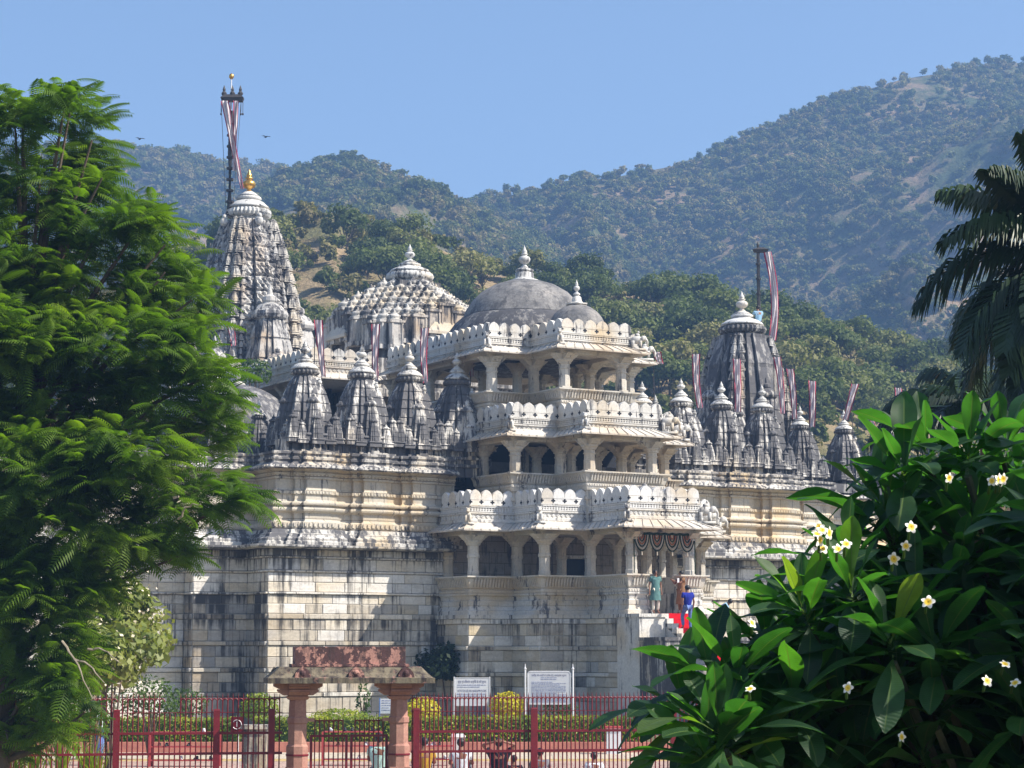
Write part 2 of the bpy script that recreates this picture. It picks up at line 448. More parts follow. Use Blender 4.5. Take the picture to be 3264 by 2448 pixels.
# ---------------------------------------------------------------- the entrance porch, three storeys
porch = empty('entrance_porch', ORG, TR)
tag(porch, 'three storey white marble entrance porch with columns, eaves and crenellated parapets', 'porch')
L1 = [(-5.4,7.0),(-5.4,4.8),(-3.5,4.8),(-3.5,2.8),(-1.5,2.8),(-1.5,0),(1.5,0),(1.5,2.8),(3.5,2.8),(3.5,4.8),(5.4,4.8),(5.4,7.0)]
L2 = [(-3.64,7.4),(-3.64,4.7),(-1.64,4.7),(-1.64,2.6),(1.64,2.6),(1.64,4.7),(3.64,4.7),(3.64,7.4)]
L3 = [(-3.44,15.5),(-3.44,6.85),(-1.54,6.85),(-1.54,4.55),(1.54,4.55),(1.54,6.85),(3.44,6.85),(3.44,15.5)]

MER = {}
def merlon_mesh(w, h, mat_):
    key = (round(w,2), round(h,2), mat_.name)
    if key in MER: return MER[key]
    hw = w/2-0.004
    half = [(hw,0),(hw,0.03),(hw-0.034,0.03),(hw-0.034,0.075),(hw-0.088,0.075),(hw-0.088,0.14),(hw-0.034,0.14),(hw-0.034,0.19),(hw,0.19),(hw,h*0.44),
            (hw-0.008,h*0.56),(hw-0.026,h*0.68),(hw*0.75,h*0.80),(hw*0.44,h*0.905),(hw*0.14,h*0.965),(0,h)]
    poly = half + [(-x, z) for x, z in reversed(half[:-1])]
    b = MB(); b.prism(poly, 0.0, 0.16)
    b.box(-hw+0.03, hw-0.03, -0.012, 0.01, h*0.34, h*0.365)
    me = b.mesh('merlon'); me.materials.append(mat_); MER[key] = me; return me
def lattice(b, a, c, z0, z1, off, pitch=0.115):
    d = (c-a).normalized(); nr = Vector((d.y,-d.x)); L = (c-a).length
    def strip(x0, x1, za, zb, o0, o1):
        p = [a+d*x0+nr*o0, a+d*x1+nr*o0, a+d*x1+nr*o1, a+d*x0+nr*o1]
        b.plate([(k.x,k.y) for k in p], za, zb)
    h = z1-z0
    strip(0, L, z0, z0+h*0.16, 0, off); strip(0, L, z1-h*0.16, z1, 0, off+0.015)
    n = max(2, int(L/pitch)); s_ = L/n
    for i in range(n): strip((i+0.28)*s_, (i+0.72)*s_, z0+h*0.16, z1-h*0.16, 0, off-0.01)
    strip(0, L, z0+h*0.44, z0+h*0.58, 0, off-0.018)
def parapet(root, line, z, hm, mbase, mteeth, seed=1):
    r = random.Random(seed)
    ln = offset_line(line, 0.02)
    b = MB(); b.sweep(ln, [(0.02,z),(0.10,z),(0.10,z+0.10),(0.05,z+0.12),(0.05,z+0.30),(0.12,z+0.31),(0.12,z+0.36),(0.03,z+0.37),(0.03,z+0.58),(0.11,z+0.59),(0.11,z+0.63),(-0.12,z+0.64),(-0.12,z)])
    b.build('parapet_base', mbase, root)
    b = MB(); b.sweep(ln, [(0.03,z+0.643),(0.03,z+0.845),(-0.10,z+0.845),(-0.10,z+0.643)]); b.build('cross_hole_shade', MAT['dark'], root)  # dark strip standing in for the shade inside the cross-shaped holes
    b = MB()
    for a, c in edges_of(offset_line(line, 0.05)): lattice(b, a, c, z+0.385, z+0.575, 0.055)
    tag(b.build('lattice_band', mteeth, root), kind='stuff')
    b = MB()
    dentils(b, ln, 0.05, z+0.15, z+0.27, 0.19, 0.05, 0.03); dentils(b, ln, 0.05, z+0.19, z+0.23, 0.19, 0.13, 0.03)
    tag(b.build('carved_frieze', mteeth, root), kind='stuff')
    for a, c in edges_of(offset_line(line, 0.06)):
        L = (c-a).length; n = max(1, round(L/0.52)); w = L/n; d = (c-a)/L
        for i in range(n):
            m = a + d*((i+0.5)*w)
            mm = mteeth if r.random() < 0.72 else (mbase if r.random() < 0.6 else MAT['eave'])
            inst('merlon', merlon_mesh(w, hm, mm), root, (m.x, m.y, z+0.64), atan2(d.y, d.x))
def eave(root, line, z_in, z_out, w, mat_, pitch=0.36, th=0.06, o0=0.0):
    a_, c_ = offset_line(line, o0), offset_line(line, w)
    for i in range(len(line)-1):
        A, B_, C, D_ = Vector(a_[i]), Vector(a_[i+1]), Vector(c_[i+1]), Vector(c_[i])
        n = max(1, round(((C-D_).length+(B_-A).length)/2/pitch))
        for k in range(n):
            def L(t, s_): p = (A.lerp(B_, t)).lerp(D_.lerp(C, t), s_); return (p.x, p.y)
            t0, t1 = k/n, (k+1)/n; e = (t1-t0)
            b = MB()
            q = [(*L(t0+e*0.015,0),z_in),(*L(t1-e*0.015,0),z_in),(*L(t1-e*0.015,1),z_out),(*L(t0+e*0.015,1),z_out)]
            b.add(q + [(x,y,z+th) for x,y,z in q], [(0,1,2,3),(7,6,5,4),(0,4,5,1),(1,5,6,2),(2,6,7,3),(3,7,4,0)])
            q = [(*L(t1-e*0.10,0),z_in+th*0.6),(*L(t1+e*0.03,0),z_in+th*0.6),(*L(t1+e*0.03,1.02),z_out+th*0.6),(*L(t1-e*0.10,1.02),z_out+th*0.6)]
            b.add(q + [(x,y,z+0.055) for x,y,z in q], [(0,1,2,3),(7,6,5,4),(0,4,5,1),(1,5,6,2),(2,6,7,3),(3,7,4,0)])
            b.build('eave_slab', mat_, root)
COLM = {}
def column(root, u, v, z0, z1, h_cap, mat_, s_=1.0, low=None):
    key = (round(z1-z0,2), round(h_cap,2), mat_.name, s_, low)
    if key not in COLM:
        H = z1-z0; hb = low if low is not None else 0.75; b = MB()
        b.frus((0,0),(0.23*s_,0.23*s_),(0.23*s_,0.23*s_),0,0.16); b.frus((0,0),(0.20*s_,0.20*s_),(0.185*s_,0.185*s_),0.16,hb)
        zs = hb; t = H-h_cap
        b.lathe([(0.20*s_,zs),(0.20*s_,zs+(t-zs)*0.45),(0.185*s_,zs+(t-zs)*0.46),(0.185*s_,zs+(t-zs)*0.72),(0.215*s_,zs+(t-zs)*0.73),(0.215*s_,zs+(t-zs)*0.78),(0.19*s_,zs+(t-zs)*0.80),(0.19*s_,t-0.06),(0.24*s_,t-0.04),(0.24*s_,t)], 8, ph=pi/8)
        c = MB()
        c.lathe([(0.24*s_,0),(0.27*s_,0.05),(0.30*s_,0.07),(0.30*s_,0.12)], 12)
        for ax in (0, 1):
            for (l0, l1, z_0, z_1) in ((0.25,0.31,0.10,0.16),(0.34,0.38,0.16,0.23),(0.40,0.50,0.23,h_cap)):
                if ax == 0: c.frus((0,0),(l0*s_,0.17*s_),(l1*s_,0.17*s_),z_0+0.002*ax,z_1-0.003*ax)
                else: c.frus((0,0),(0.168*s_,l0*s_),(0.168*s_,l1*s_),z_0+0.002,z_1-0.003)
        m1 = b.mesh('column'); m1.materials.append(mat_); m2 = c.mesh('capital'); m2.materials.append(mat_)
        COLM[key] = (m1, m2, H-h_cap)
    m1, m2, zc = COLM[key]
    o = inst('column', m1, root, (u, v, z0)); inst('capital', m2, o, (0,0,zc)); return o
def balustrade(root, line, z0, z1, mat_, base=None):
    b = MB(); zb = z0 + (z1-z0)*0.25
    b.sweep(line, [(0.02,z0),(0.14,z0),(0.14,z0+0.10),(0.08,z0+0.12),(0.08,zb),(0.13,zb+0.02),(0.15,zb+0.08),(0.22,z1-0.12),(0.30,z1-0.06),(0.32,z1-0.05),(0.32,z1),(0.16,z1),(0.02,zb),(0.02,z0)])
    o = b.build('balustrade', mat_, root)
    r = MB()
    for a, c in edges_of(offset_line(line, 0.0)):
        d = (c-a).normalized(); nr = Vector((d.y,-d.x)); L = (c-a).length; n = int(L/0.125)
        for i in range(n):
            m = a + d*((i+0.5)*L/n)
            P = [(0.155,zb+0.06),(0.21,z1-0.16),(0.285,z1-0.06)]
            for (o0, za), (o1, zc) in zip(P, P[1:]):
                q = []
                for o_, z_ in ((o0,za),(o1,zc)):
                    for sgn in (-1, 1):
                        for e in (-0.02, 0.05):
                            k = m + d*(sgn*0.03) + nr*(o_+e); q.append((k.x,k.y,z_))
                r.add(q, [(1,3,7,5),(0,1,5,4),(3,2,6,7),(4,5,7,6),(0,2,3,1)])
    tag(r.build('ribbing', mat_, o), kind='stuff')
    f = MB(); dentils(f, line, 0.14, z0+0.015, z0+0.085, 0.11, 0.055, 0.02); tag(f.build('carved_strip', mat_, o), kind='stuff')
def storey(line, zf, zb0, zb1, zc, zcap, e_in, e_out, ew, zp, hm, mats, cols, inner, seed, skip_bal=()):
    m, mp, mt = mats
    b = MB(); b.plate(offset_line(line, -0.02), zf-0.22, zf); b.build('floor_slab', m, porch)
    b = MB(); b.plate(offset_line(line, 0.0), zcap+0.16, e_in+0.02); b.build('ceiling_slab', m, porch)
    for seg in skip_bal: balustrade(porch, seg, zb0, zb1, m)
    b = MB(); b.sweep(offset_line(line, 0.06), [(-0.5,zcap),(0.0,zcap),(0.0,zcap+0.10),(0.05,zcap+0.11),(0.05,zcap+0.2),(-0.5,zcap+0.2),(-0.5,zcap)]); b.build('beam', m, porch)
    eave(porch, line, e_in, e_out, ew, MAT['eave'])
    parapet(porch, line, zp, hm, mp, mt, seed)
    for (u, v) in cols: column(porch, u, v, zf, zcap, zcap-zc, m, 1.12)
    for (u, v) in inner: column(porch, u, v, zf, zcap, zcap-zc, MAT['cream_in'])
def ring_cols(line, ins=0.24):
    return [p for p in offset_line(line, -ins)]
k1 = ring_cols(L1)
lower_bal = [[(-5.4,7.0),(-5.4,4.8),(-3.5,4.8),(-3.5,2.8),(-1.5,2.8),(-1.5,0.0),(-0.86,0.0),(-0.86,0.3)], [(0.86,0.3),(0.86,0.0),(1.5,0.0),(1.5,2.8),(3.5,2.8),(3.5,4.8),(5.4,4.8),(5.4,7.0)]]
storey(L1, 4.28, 5.08, 5.71, 6.91, 7.24, 7.70, 7.36, 0.66, 7.72, 0.58, (MAT['cream_in'], MAT['marble'], MAT['marble_bright']), k1, [(-1.26,5.1),(1.26,5.1)], 1, lower_bal)
storey(L2, 8.95, 9.06, 9.62, 10.50, 10.84, 11.27, 10.96, 0.62, 11.09+0.02, 0.58, (MAT['cream_in'], MAT['marble'], MAT['marble']), ring_cols(L2), [(-1.4,6.7),(1.4,6.7),(-0.5,5.6),(0.6,5.6)], 2, [L2])
storey(L3, 12.30, 12.38, 12.94, 13.98, 14.31, 14.72, 14.42, 0.60, 14.50, 0.55, (MAT['cream_in'], MAT['marble'], MAT['marble']), ring_cols(L3), [(-1.4,8.2),(1.4,8.2),(-1.4,11),(1.4,11),(-3.2,9.4),(3.2,9.4),(-3.2,12.2),(3.2,12.2)], 3, [L3])
# plinth under the first balustrade, and the walls that carry the upper storeys
for seg in lower_bal:
    b = MB(); b.sweep(seg, [(-0.06,4.2),(0.22,4.2),(0.22,4.42),(0.16,4.45),(0.10,4.60),(0.12,4.62),(0.12,4.78),(0.06,4.82),(0.08,4.95),(0.14,5.0),(0.14,5.07),(-0.06,5.08),(-0.06,4.2)])
    b.build('moulded_plinth', MAT['marble'], porch)
for ln, z0, z1 in ((L2, 7.6, 9.08), (L3, 11.1, 12.40)):
    b = MB(); b.sweep(ln, [(0.0,z0),(0.0,z1-0.55),(0.06,z1-0.52),(0.06,z1-0.40),(0.0,z1-0.37),(0.0,z1-0.2),(0.08,z1-0.16),(0.12,z1-0.06),(0.12,z1)])
    b.build('storey_wall', MAT['cream_in'], porch)
b = MB(); b.plate(offset_line(L3, 0.0), 14.70, 14.80); b.build('roof_slab', MAT['roofdark'], porch)
# rear walls with doorways
def rear_wall(v, z0, z1, openings, W=5.3, name='back_wall'):
    b = MB(); us = [-W] + [q for o in openings for q in o[:2]] + [W]
    for i in range(0, len(us), 2): b.box(us[i], us[i+1], v, v+0.3, z0, z1)
    for (a, c, t) in openings: b.box(a, c, v+0.003, v+0.297, t, z1)
    b.build(name, MAT['inner_stone'], porch)
    for (a, c, t) in openings:
        f = MB()
        for q0, q1 in ((a-0.14, a), (c, c+0.14)): f.box(q0, q1, v-0.05, v+0.05, z0, t+0.12)
        f.box(a, c, v-0.052, v+0.05, t, t+0.122); f.build('door_frame', MAT['marble'], porch)
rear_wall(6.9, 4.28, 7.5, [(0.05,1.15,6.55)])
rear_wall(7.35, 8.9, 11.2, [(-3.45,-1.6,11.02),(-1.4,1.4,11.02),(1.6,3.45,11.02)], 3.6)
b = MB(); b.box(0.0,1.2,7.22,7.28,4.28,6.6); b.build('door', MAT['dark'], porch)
b = MB(); b.box(-3.6,3.6,8.4,8.5,8.9,11.1); b.build('inner_shade_wall', MAT['dark'], porch)  # near-black sheet painting the second storey's interior shade behind the openings
# corner guardian figures on the eaves and elephants
def lion(root, x, y, z, rz, mat_):
    b = MB()
    b.frus((0,0),(0.20,0.15),(0.18,0.13),0,0.09)
    b.ball((0,0.03,0.26),(0.12,0.15,0.19)); b.ball((0,-0.06,0.34),(0.10,0.10,0.14)); b.ball((0,-0.12,0.52),(0.085,0.11,0.10)); b.ball((0,-0.21,0.49),(0.05,0.06,0.05))
    for sx in (-0.08, 0.08):
        b.tube([(sx,-0.13,0.36),(sx,-0.17,0.2),(sx,-0.18,0.09)],[0.045,0.035,0.04],6); b.ball((sx,0.08,0.15),(0.06,0.10,0.08)); b.ball((sx*0.8,-0.09,0.61),(0.03,0.02,0.035),6,4)
    return b.build('lion_figure', mat_, root, True, (x,y,z), rz)
def elephant(root, x, y, z, rz, mat_, s_=1.0):
    b = MB()
    b.frus((0,0),(0.24,0.42),(0.22,0.40),0,0.10)
    b.ball((0,0.05,0.56),(0.19,0.32,0.21),12,8); b.ball((0,-0.32,0.62),(0.14,0.15,0.16),10,7)
    b.tube([(0,-0.42,0.60),(0,-0.50,0.46),(0,-0.49,0.28),(0,-0.55,0.20)],[0.075,0.06,0.045,0.035],7)
    for sx in (-0.11, 0.11):
        b.tube([(sx,-0.14,0.50),(sx,-0.15,0.30),(sx,-0.15,0.10)],[0.09,0.075,0.08],7); b.tube([(sx,0.24,0.50),(sx,0.25,0.30),(sx,0.25,0.10)],[0.10,0.08,0.085],7)
        b.ball((sx*1.35,-0.25,0.62),(0.03,0.10,0.14),8,5)
    b.tube([(0,0.36,0.6),(0,0.40,0.45),(0,0.39,0.3)],[0.03,0.022,0.015],5)
    b.ball((0,0.02,0.80),(0.10,0.14,0.10)); b.ball((0,-0.04,0.95),(0.06,0.06,0.08))
    o = b.build('elephant_figure', mat_, root, True, (x,y,z), rz); o.scale = (s_,s_,s_); return o
for ln, z, s_ in ((L1, 7.60, 1.0), (L2, 11.16, 1.0), (L3, 14.60, 0.9)):
    n = len(ln)
    for i in range(1, n//2):
        if i % 2 == 1:
            q = offset_line(ln, 0.22)[i]; lion(porch, q[0], q[1], z, radians(-40), MAT['marble'])
    for i in range(n//2, n-1):
        if (i - n//2) % 2 == 0:
            q = offset_line(ln, 0.24)[i]; elephant(porch, q[0], q[1], z, radians(60), MAT['marble'], 0.85*s_)
# porch base
bl = [(-5.62,7.0),(-5.62,4.58),(-3.72,4.58),(-3.72,2.58),(-1.72,2.58),(-1.72,-0.2),(1.72,-0.2),(1.72,2.58),(3.72,2.58),(3.72,4.58),(5.62,4.58),(5.62,7.0)]
b = MB(); b.sweep(bl, [(-0.012,-0.05),(-0.012,4.2)]); b.build('base_core', MAT['mortar'], porch)
b = MB(); b.plate(offset_line(bl, 0.10), 4.13, 4.275); b.build('floor_edge', MAT['marble'], porch)
PC = [(3.93,4.13,0.06),(3.50,3.93,0.0),(3.12,3.50,0.0),(2.96,3.12,0.07),(2.55,2.96,0.02),(2.15,2.55,0.02),(2.0,2.15,0.09),(1.62,2.0,0.04),(1.25,1.62,0.04),(1.10,1.25,0.12),(0.55,1.10,0.08),(0.0,0.55,0.10)]
rp = random.Random(11)
def pickP(z, x, e):
    if e > 5: return None
    r = rp.random()
    if z > 3.9: return MAT['stone_white']
    return MAT['stone_brown'] if r < 0.62 else (MAT['stone_white'] if r < 0.94 else MAT['stone_dark'])
stones(porch, bl, PC, pickP, rp, 0.45, 1.2)
# stair flight with red carpet
stair = empty('front_staircase', uvw(0,-0.3,0), TR)
tag(stair, 'pale stone staircase with blocky side walls rising to the porch', 'staircase')
b = MB(); b.box(-0.9,0.9,-0.9,0.05,0,4.27); b.build('landing', MAT['marble'], stair)
sm = MB(); sm.box(-0.9,0.9,-0.30,0,-0.178,0); sm_me = sm.mesh('step'); sm_me.materials.append(MAT['marble'])
for i in range(23):
    z = 4.27-0.178*(i+1)
    inst('step', sm_me, stair, (0,-0.9-0.30*i,z))
b = MB(); b.box(-0.88,0.88,-7.7,-0.92,0,0.1)
b.add([(-0.88,-0.92,3.9),(0.88,-0.92,3.9),(0.88,-7.7,0.1),(-0.88,-7.7,0.1),(-0.88,-0.92,0.1),(0.88,-0.92,0.1)],[(0,1,2,3),(0,3,4),(1,5,2)]); b.build('stair_core', MAT['marble'], stair)
for sx in (-1, 1):
    for (v0, v1, zt) in ((-1.1,0.35,4.262),(-2.7,-1.1,3.42),(-4.4,-2.7,2.45),(-6.1,-4.4,1.45),(-7.8,-6.1,0.5)):
        b = MB(); x0, x1 = sorted((sx*0.91, sx*2.02)); b.box(x0,x1,v0,v1,0,zt-0.12); b.box(x0-0.04,x1+0.04,v0-0.05,v1-0.003,zt-0.12,zt)
        b.build('cheek_block', MAT['marble'] if zt > 4 else MAT['spire_base'], stair)
carpet = empty('stair_carpet', uvw(0,-0.3,0), TR)
tag(carpet, 'bright red carpet running down the middle of the front staircase', 'carpet')
k = NT('red_carpet'); kp = k.pos(); k.bump(k.noise(kp, 120, 3), 0.4, 0.01)
MAT['carpet'] = k.done(k.mix(1.0, (0.58,0.012,0.022), k.ramp(k.noise(kp, 5, 4), [(0.3,0.75),(0.7,1.15)]), 'MULTIPLY'), 0.95, 0.1)
cm = MB(); cm.box(-0.62,0.62,-0.312,-0.30,-0.170,0.012); cm.box(-0.62,0.62,-0.30,0.0,0.003,0.013); cm_me = cm.mesh('carpet_fold'); cm_me.materials.append(MAT['carpet'])
for i in range(23): inst('carpet_fold', cm_me, carpet, (0,-0.9-0.30*i,4.27-0.178*(i+1)))
b = MB(); b.box(-0.62,0.62,-0.9,0.0,4.273,4.283); b.box(-0.62,0.62,-0.912,-0.9,4.1,4.283); b.build('carpet_top', MAT['carpet'], carpet)
# ---------------------------------------------------------------- spires
def ratha(n=4):
    side = [(-.80,-.80),(-.52,-.80),(-.52,-.70),(-.46,-.70),(-.46,-.90),(-.24,-.90),(-.24,-.82),(-.20,-.82),(-.20,-1.0),(.20,-1.0),(.20,-.82),(.24,-.82),(.24,-.90),(.46,-.90),(.46,-.70),(.52,-.70),(.52,-.80)]
    out = []
    for q in range(4):
        c, s_ = round(cos(q*pi/2)), round(sin(q*pi/2))
        out += [(x*c-y*s_, x*s_+y*c) for x, y in side]
    return out
RATHA = ratha()
def curve(t, top=0.42, p=2.0): return top + (1-top)*(1-t**p)
def spire_body(b, R, H, z0, course, top=0.42, p=2.0, notch=0.035, c=(0,0), outline=None):
    ol = outline or RATHA; n = max(3, int(H/course)); rings = []
    for i in range(n):
        a, e = i/n, (i+1)/n
        r0, r1 = R*curve(a, top, p), R*curve(e, top, p)
        g = 0.12/n
        rings += [(z0+H*a, r0), (z0+H*(e-g), r1*1.002), (z0+H*(e-g), r1*(1-notch)), (z0+H*e, r1*(1-notch))]
    k = len(ol); vs_ = []
    for z, r in rings: vs_ += [(c[0]+x*r, c[1]+y*r, z) for x, y in ol]
    fs_ = []
    for i in range(len(rings)-1):
        for j in range(k):
            j2 = (j+1) % k; fs_.append((i*k+j, i*k+j2, (i+1)*k+j2, (i+1)*k+j))
    fs_.append(tuple((len(rings)-1)*k+j for j in range(k)))
    b.add(vs_, fs_)
def amalaka(b, R, z, h, n=24, c=(0,0)):
    prof = [(R*0.78,z),(R*0.93,z+h*0.15),(R,z+h*0.45),(R*0.96,z+h*0.75),(R*0.80,z+h)]
    b.lathe(prof, n*2, c, ribs=lambda i, a: 1.0+0.045*(1 if int(round(a*n*2/(2*pi))) % 2 else -1) if 0 < i < 4 else 1.0)
def kalasha(b, R, z, H, c=(0,0), n=16):
    P = [(0.62,0),(0.66,0.04),(0.50,0.08),(0.42,0.10),(0.30,0.14),(0.34,0.17),(0.80,0.24),(1.0,0.33),(1.02,0.40),(0.86,0.48),(0.48,0.53),(0.38,0.56),(0.62,0.59),(0.62,0.62),(0.34,0.65),(0.46,0.69),(0.44,0.74),(0.26,0.82),(0.12,0.93),(0.02,1.0)]
    b.lathe([(R*r, z+H*t) for r, t in P], n, c)
_sp = {}
def spirelet_mesh(R, H, mat_):
    key = (R, H, mat_.name)
    if key in _sp: return _sp[key]
    b = MB()
    b.frus((0,0),(R*0.92,R*0.92),(R*0.86,R*0.86),-0.04,H*0.10); b.frus((0,0),(R*1.0,R*1.0),(R*0.9,R*0.9),H*0.10,H*0.14)
    spire_body(b, R*0.95, H*0.62, H*0.14, H*0.14, 0.5, 1.8, 0.05)
    amalaka(b, R*0.62, H*0.75, H*0.075, 10)
    b.lathe([(R*0.52,H*0.825),(R*0.40,H*0.855),(R*0.22,H*0.875),(R*0.26,H*0.89),(R*0.24,H*0.92),(R*0.10,H*0.94),(R*0.08,H*0.97),(0.004,H*1.02)], 10)
    me = b.mesh('spirelet'); me.materials.append(mat_); _sp[key] = me; return me
def body_mesh(key, R, H, z0, course, mat_, top=0.42, p=2.0, notch=0.035):
    k = ('body',)+key
    if k in _sp: return _sp[k]
    b = MB(); spire_body(b, R, H, z0, course, top, p, notch); me = b.mesh('spire_body'); me.materials.append(mat_); _sp[k] = me; return me
def shrine_spire(label, u, v, z, s_, group='small shrine spires along the wall top', mats=None, name='shrine_spire', zbase=0.0):
    mb, mbase, mc = mats or (MAT['spire'], MAT['spire_base'], MAT['cap'])
    root = empty(name, uvw(u, v, z), TR); root.scale = (s_, s_, s_); tag(root, label, 'spire', group)
    key = ('base', mbase.name)
    if key not in _sp:
        b = MB(); sq = [(-1.0,1.0),(-1.0,-1.0),(1.0,-1.0),(1.0,1.0),(-1.0,1.0)]
        ol = [(x*1.05, y*1.05) for x, y in RATHA]; ol.append(ol[0])
        b.sweep(ol, [(-0.1,-0.35),(0.02,-0.35),(0.02,-0.02),(0.10,0.0),(0.10,0.09),(0.0,0.12),(0.0,0.26),(0.07,0.28),(0.07,0.36),(-0.03,0.39),(-0.05,0.72),(0.04,0.74),(0.04,0.82),(-0.2,0.86)])
        me = b.mesh('spire_base'); me.materials.append(mbase); _sp[key] = me
        b = MB(); amalaka(b, 0.50, 3.03, 0.22, 22); b.lathe([(0.36,2.9),(0.40,3.0),(0.38,3.05)], 20)
        me = b.mesh('ribbed_disc'); me.materials.append(mb); _sp['disc'] = me
        b = MB(); b.lathe([(0.49,3.25),(0.45,3.32),(0.34,3.42),(0.22,3.48),(0.20,3.50)], 24); amalaka(b, 0.27, 3.49, 0.11, 16); b.lathe([(0.24,3.60),(0.15,3.68),(0.08,3.72)], 18); kalasha(b, 0.17, 3.70, 0.58)
        me = b.mesh('finial', True); me.materials.append(mc); _sp['fin'] = me
        b = MB(); b.box(-0.16,0.16,-0.10,0.2,0,0.06); b.box(-0.15,-0.09,-0.09,0.0,0.06,0.32); b.box(0.09,0.15,-0.09,0.0,0.06,0.32); b.box(-0.19,0.19,-0.13,0.2,0.32,0.38); b.frus((0,0.05),(0.16,0.15),(0.05,0.1),0.38,0.52)
        me = b.mesh('niche'); me.materials.append(mbase); _sp['niche'] = me
    inst('spire_base', _sp[key], root)
    inst('spire_body', body_mesh(('s', mb.name), 0.95, 2.25, 0.75, 0.30, mb, 0.46, 2.4), root)
    inst('ribbed_disc', _sp['disc'], root)
    inst('finial', _sp['fin'], root)
    for q in range(4):
        a = q*pi/2
        for (d, R, H, zz) in ((0.70,0.40,1.75,0.70),(0.95,0.26,1.10,0.60)):
            inst('spirelet', spirelet_mesh(R, H, mb), root, (d*cos(a), d*sin(a), zz), 0)
        if q in (2, 3): inst('niche', _sp['niche'], root, (1.02*cos(a), 1.02*sin(a), 0.36), a+pi/2)
        for off in (-1, 1):
            inst('spirelet', spirelet_mesh(0.22, 0.78, mb), root, (0.90*cos(a)-off*0.52*sin(a), 0.90*sin(a)+off*0.52*cos(a), 0.62), 0)
        inst('spirelet', spirelet_mesh(0.27, 1.05, mb), root, (0.80*(cos(a)-sin(a)), 0.80*(sin(a)+cos(a)), 0.66), 0)
    b = MB(); b.box(-0.06,0.06,-0.62,-0.45,2.62,2.70); b.ball((0,-0.58,2.77),(0.09,0.09,0.08),8,5); b.ball((0.0,-0.58,2.88),(0.055,0.055,0.05),8,4)
    b.build('corbel', mc, root, rz=radians(38))
    return root
names4 = ['nearest the left corner of the hall', 'second from the left corner of the hall', 'third from the left corner of the hall', 'tucked against the left flank of the porch']
for (u, nm) in zip(LEFT_U + [-4.0], names4):
    shrine_spire('black streaked marble spire with white finial, ' + nm, u, 8.45, 9.98, 1.09)
for (u, nm) in zip(RIGHT_U, ['just right of the porch, below a flag', 'middle one in front of the big right tower', 'below and right of the big right tower']):
    shrine_spire('grey streaked marble spire with white finial, ' + nm, u, 8.45, 10.0, 1.0)
for (u, v, nm, s_) in ((14.18,10.1,'at the corner right of the big tower',0.87),(17.28,10.9,'standing free, a flag curling at its top',0.885),(19.94,11.2,'rightmost, half hidden by plumeria leaves',0.88)):
    shrine_spire('dark weathered spire with white finial, ' + nm, u, v, 9.98, s_)
for (u, v, nm, s_) in ((-11.35,10.9,'set back left of the wall corner, low and pale capped',0.60),(-13.2,10.6,'half hidden behind the left tree foliage',0.62),(-17.8,11.4,'deep behind the left tree foliage',0.80)):
    shrine_spire('dark weathered spire ' + nm, u, v, 9.98, s_)
for (u, v, z, nm, s_) in ((5.5,9.6,10.3,'showing its tip right of the porch second storey',0.91),):
    shrine_spire('small marble spire ' + nm, u, v, z, s_)
# low row of miniature spires between the big ones
row = empty('wall_top_row', ORG, TR)
tag(row, 'row of tiny streaked spire blocks between the bigger spires on the wall top', 'wall top')
for us in ([-11.75,-9.55,-9.2,-7.3,-6.98,-5.2,-4.9], [7.55,7.85,9.65,9.95,11.75,5.9]):
    for u in us: inst('spirelet', spirelet_mesh(0.22,1.0,MAT['spire']), row, (u,7.75,10.18), 0)
    b = MB(); b.box(min(us)-0.2,max(us)+0.2,7.72,8.0,10.0,10.75); b.build('wall_strip', MAT['spire_base'], row)

# ---------------------------------------------------------------- big right tower
rt = empty('corner_tower', uvw(13.3,13.1,10.2), TR)
tag(rt, 'tall dark plastered corner tower with white cap on the right of the temple', 'tower')
b = MB(); spire_body(b, 2.05, 5.6, 1.3, 1.4, 0.56, 2.4, 0.008); b.build('tower_body', MAT['roofdark'], rt)
b = MB(); ol = [(x*2.1, y*2.1) for x, y in RATHA]; ol.append(ol[0]); b.sweep(ol, [(0.1,-0.2),(0.1,0.3),(0.0,0.35),(0.0,0.8),(0.12,0.85),(0.12,1.05),(-0.1,1.1),(-0.1,1.35)]); b.build('tower_base', MAT['spire_base'], rt)
b = MB(); amalaka(b, 1.06, 6.98, 0.42, 30); b.lathe([(0.90,6.7),(0.86,6.9),(0.80,7.0)], 30); b.build('ribbed_disc', MAT['spire'], rt)
b = MB(); b.lathe([(1.0,7.40),(0.94,7.48),(0.72,7.62),(0.44,7.72),(0.40,7.75)], 30); amalaka(b, 0.50, 7.75, 0.16, 20); b.lathe([(0.44,7.91),(0.30,8.0),(0.14,8.06)], 20); kalasha(b, 0.27, 8.03, 0.95); b.build('finial', MAT['marble_bright'], rt, True)
for q in range(4):
    a = q*pi/2
    inst('spirelet', spirelet_mesh(0.80,3.6,MAT['spire']), rt, (1.75*cos(a),1.75*sin(a),1.2), 0)
    inst('spirelet', spirelet_mesh(0.55,2.2,MAT['spire']), rt, (2.25*cos(a),2.25*sin(a),1.0), 0)
    inst('spirelet', spirelet_mesh(0.60,2.7,MAT['spire']), rt, (1.55*(cos(a)-sin(a)),1.55*(sin(a)+cos(a)),1.0), 0)
    for off in (-1, 1):
        for kx in range(13):
            t = (kx+0.5)/13; r = 2.05*curve(t,0.56,2.4)
            b2 = spirelet_mesh(0.17,0.44,MAT['tower']); x, y = 0.66*r*off, -0.80*r
            inst('stacked_niche', b2, rt, (x*cos(a)-y*sin(a), x*sin(a)+y*cos(a), 1.35+5.5*t-0.2), 0)

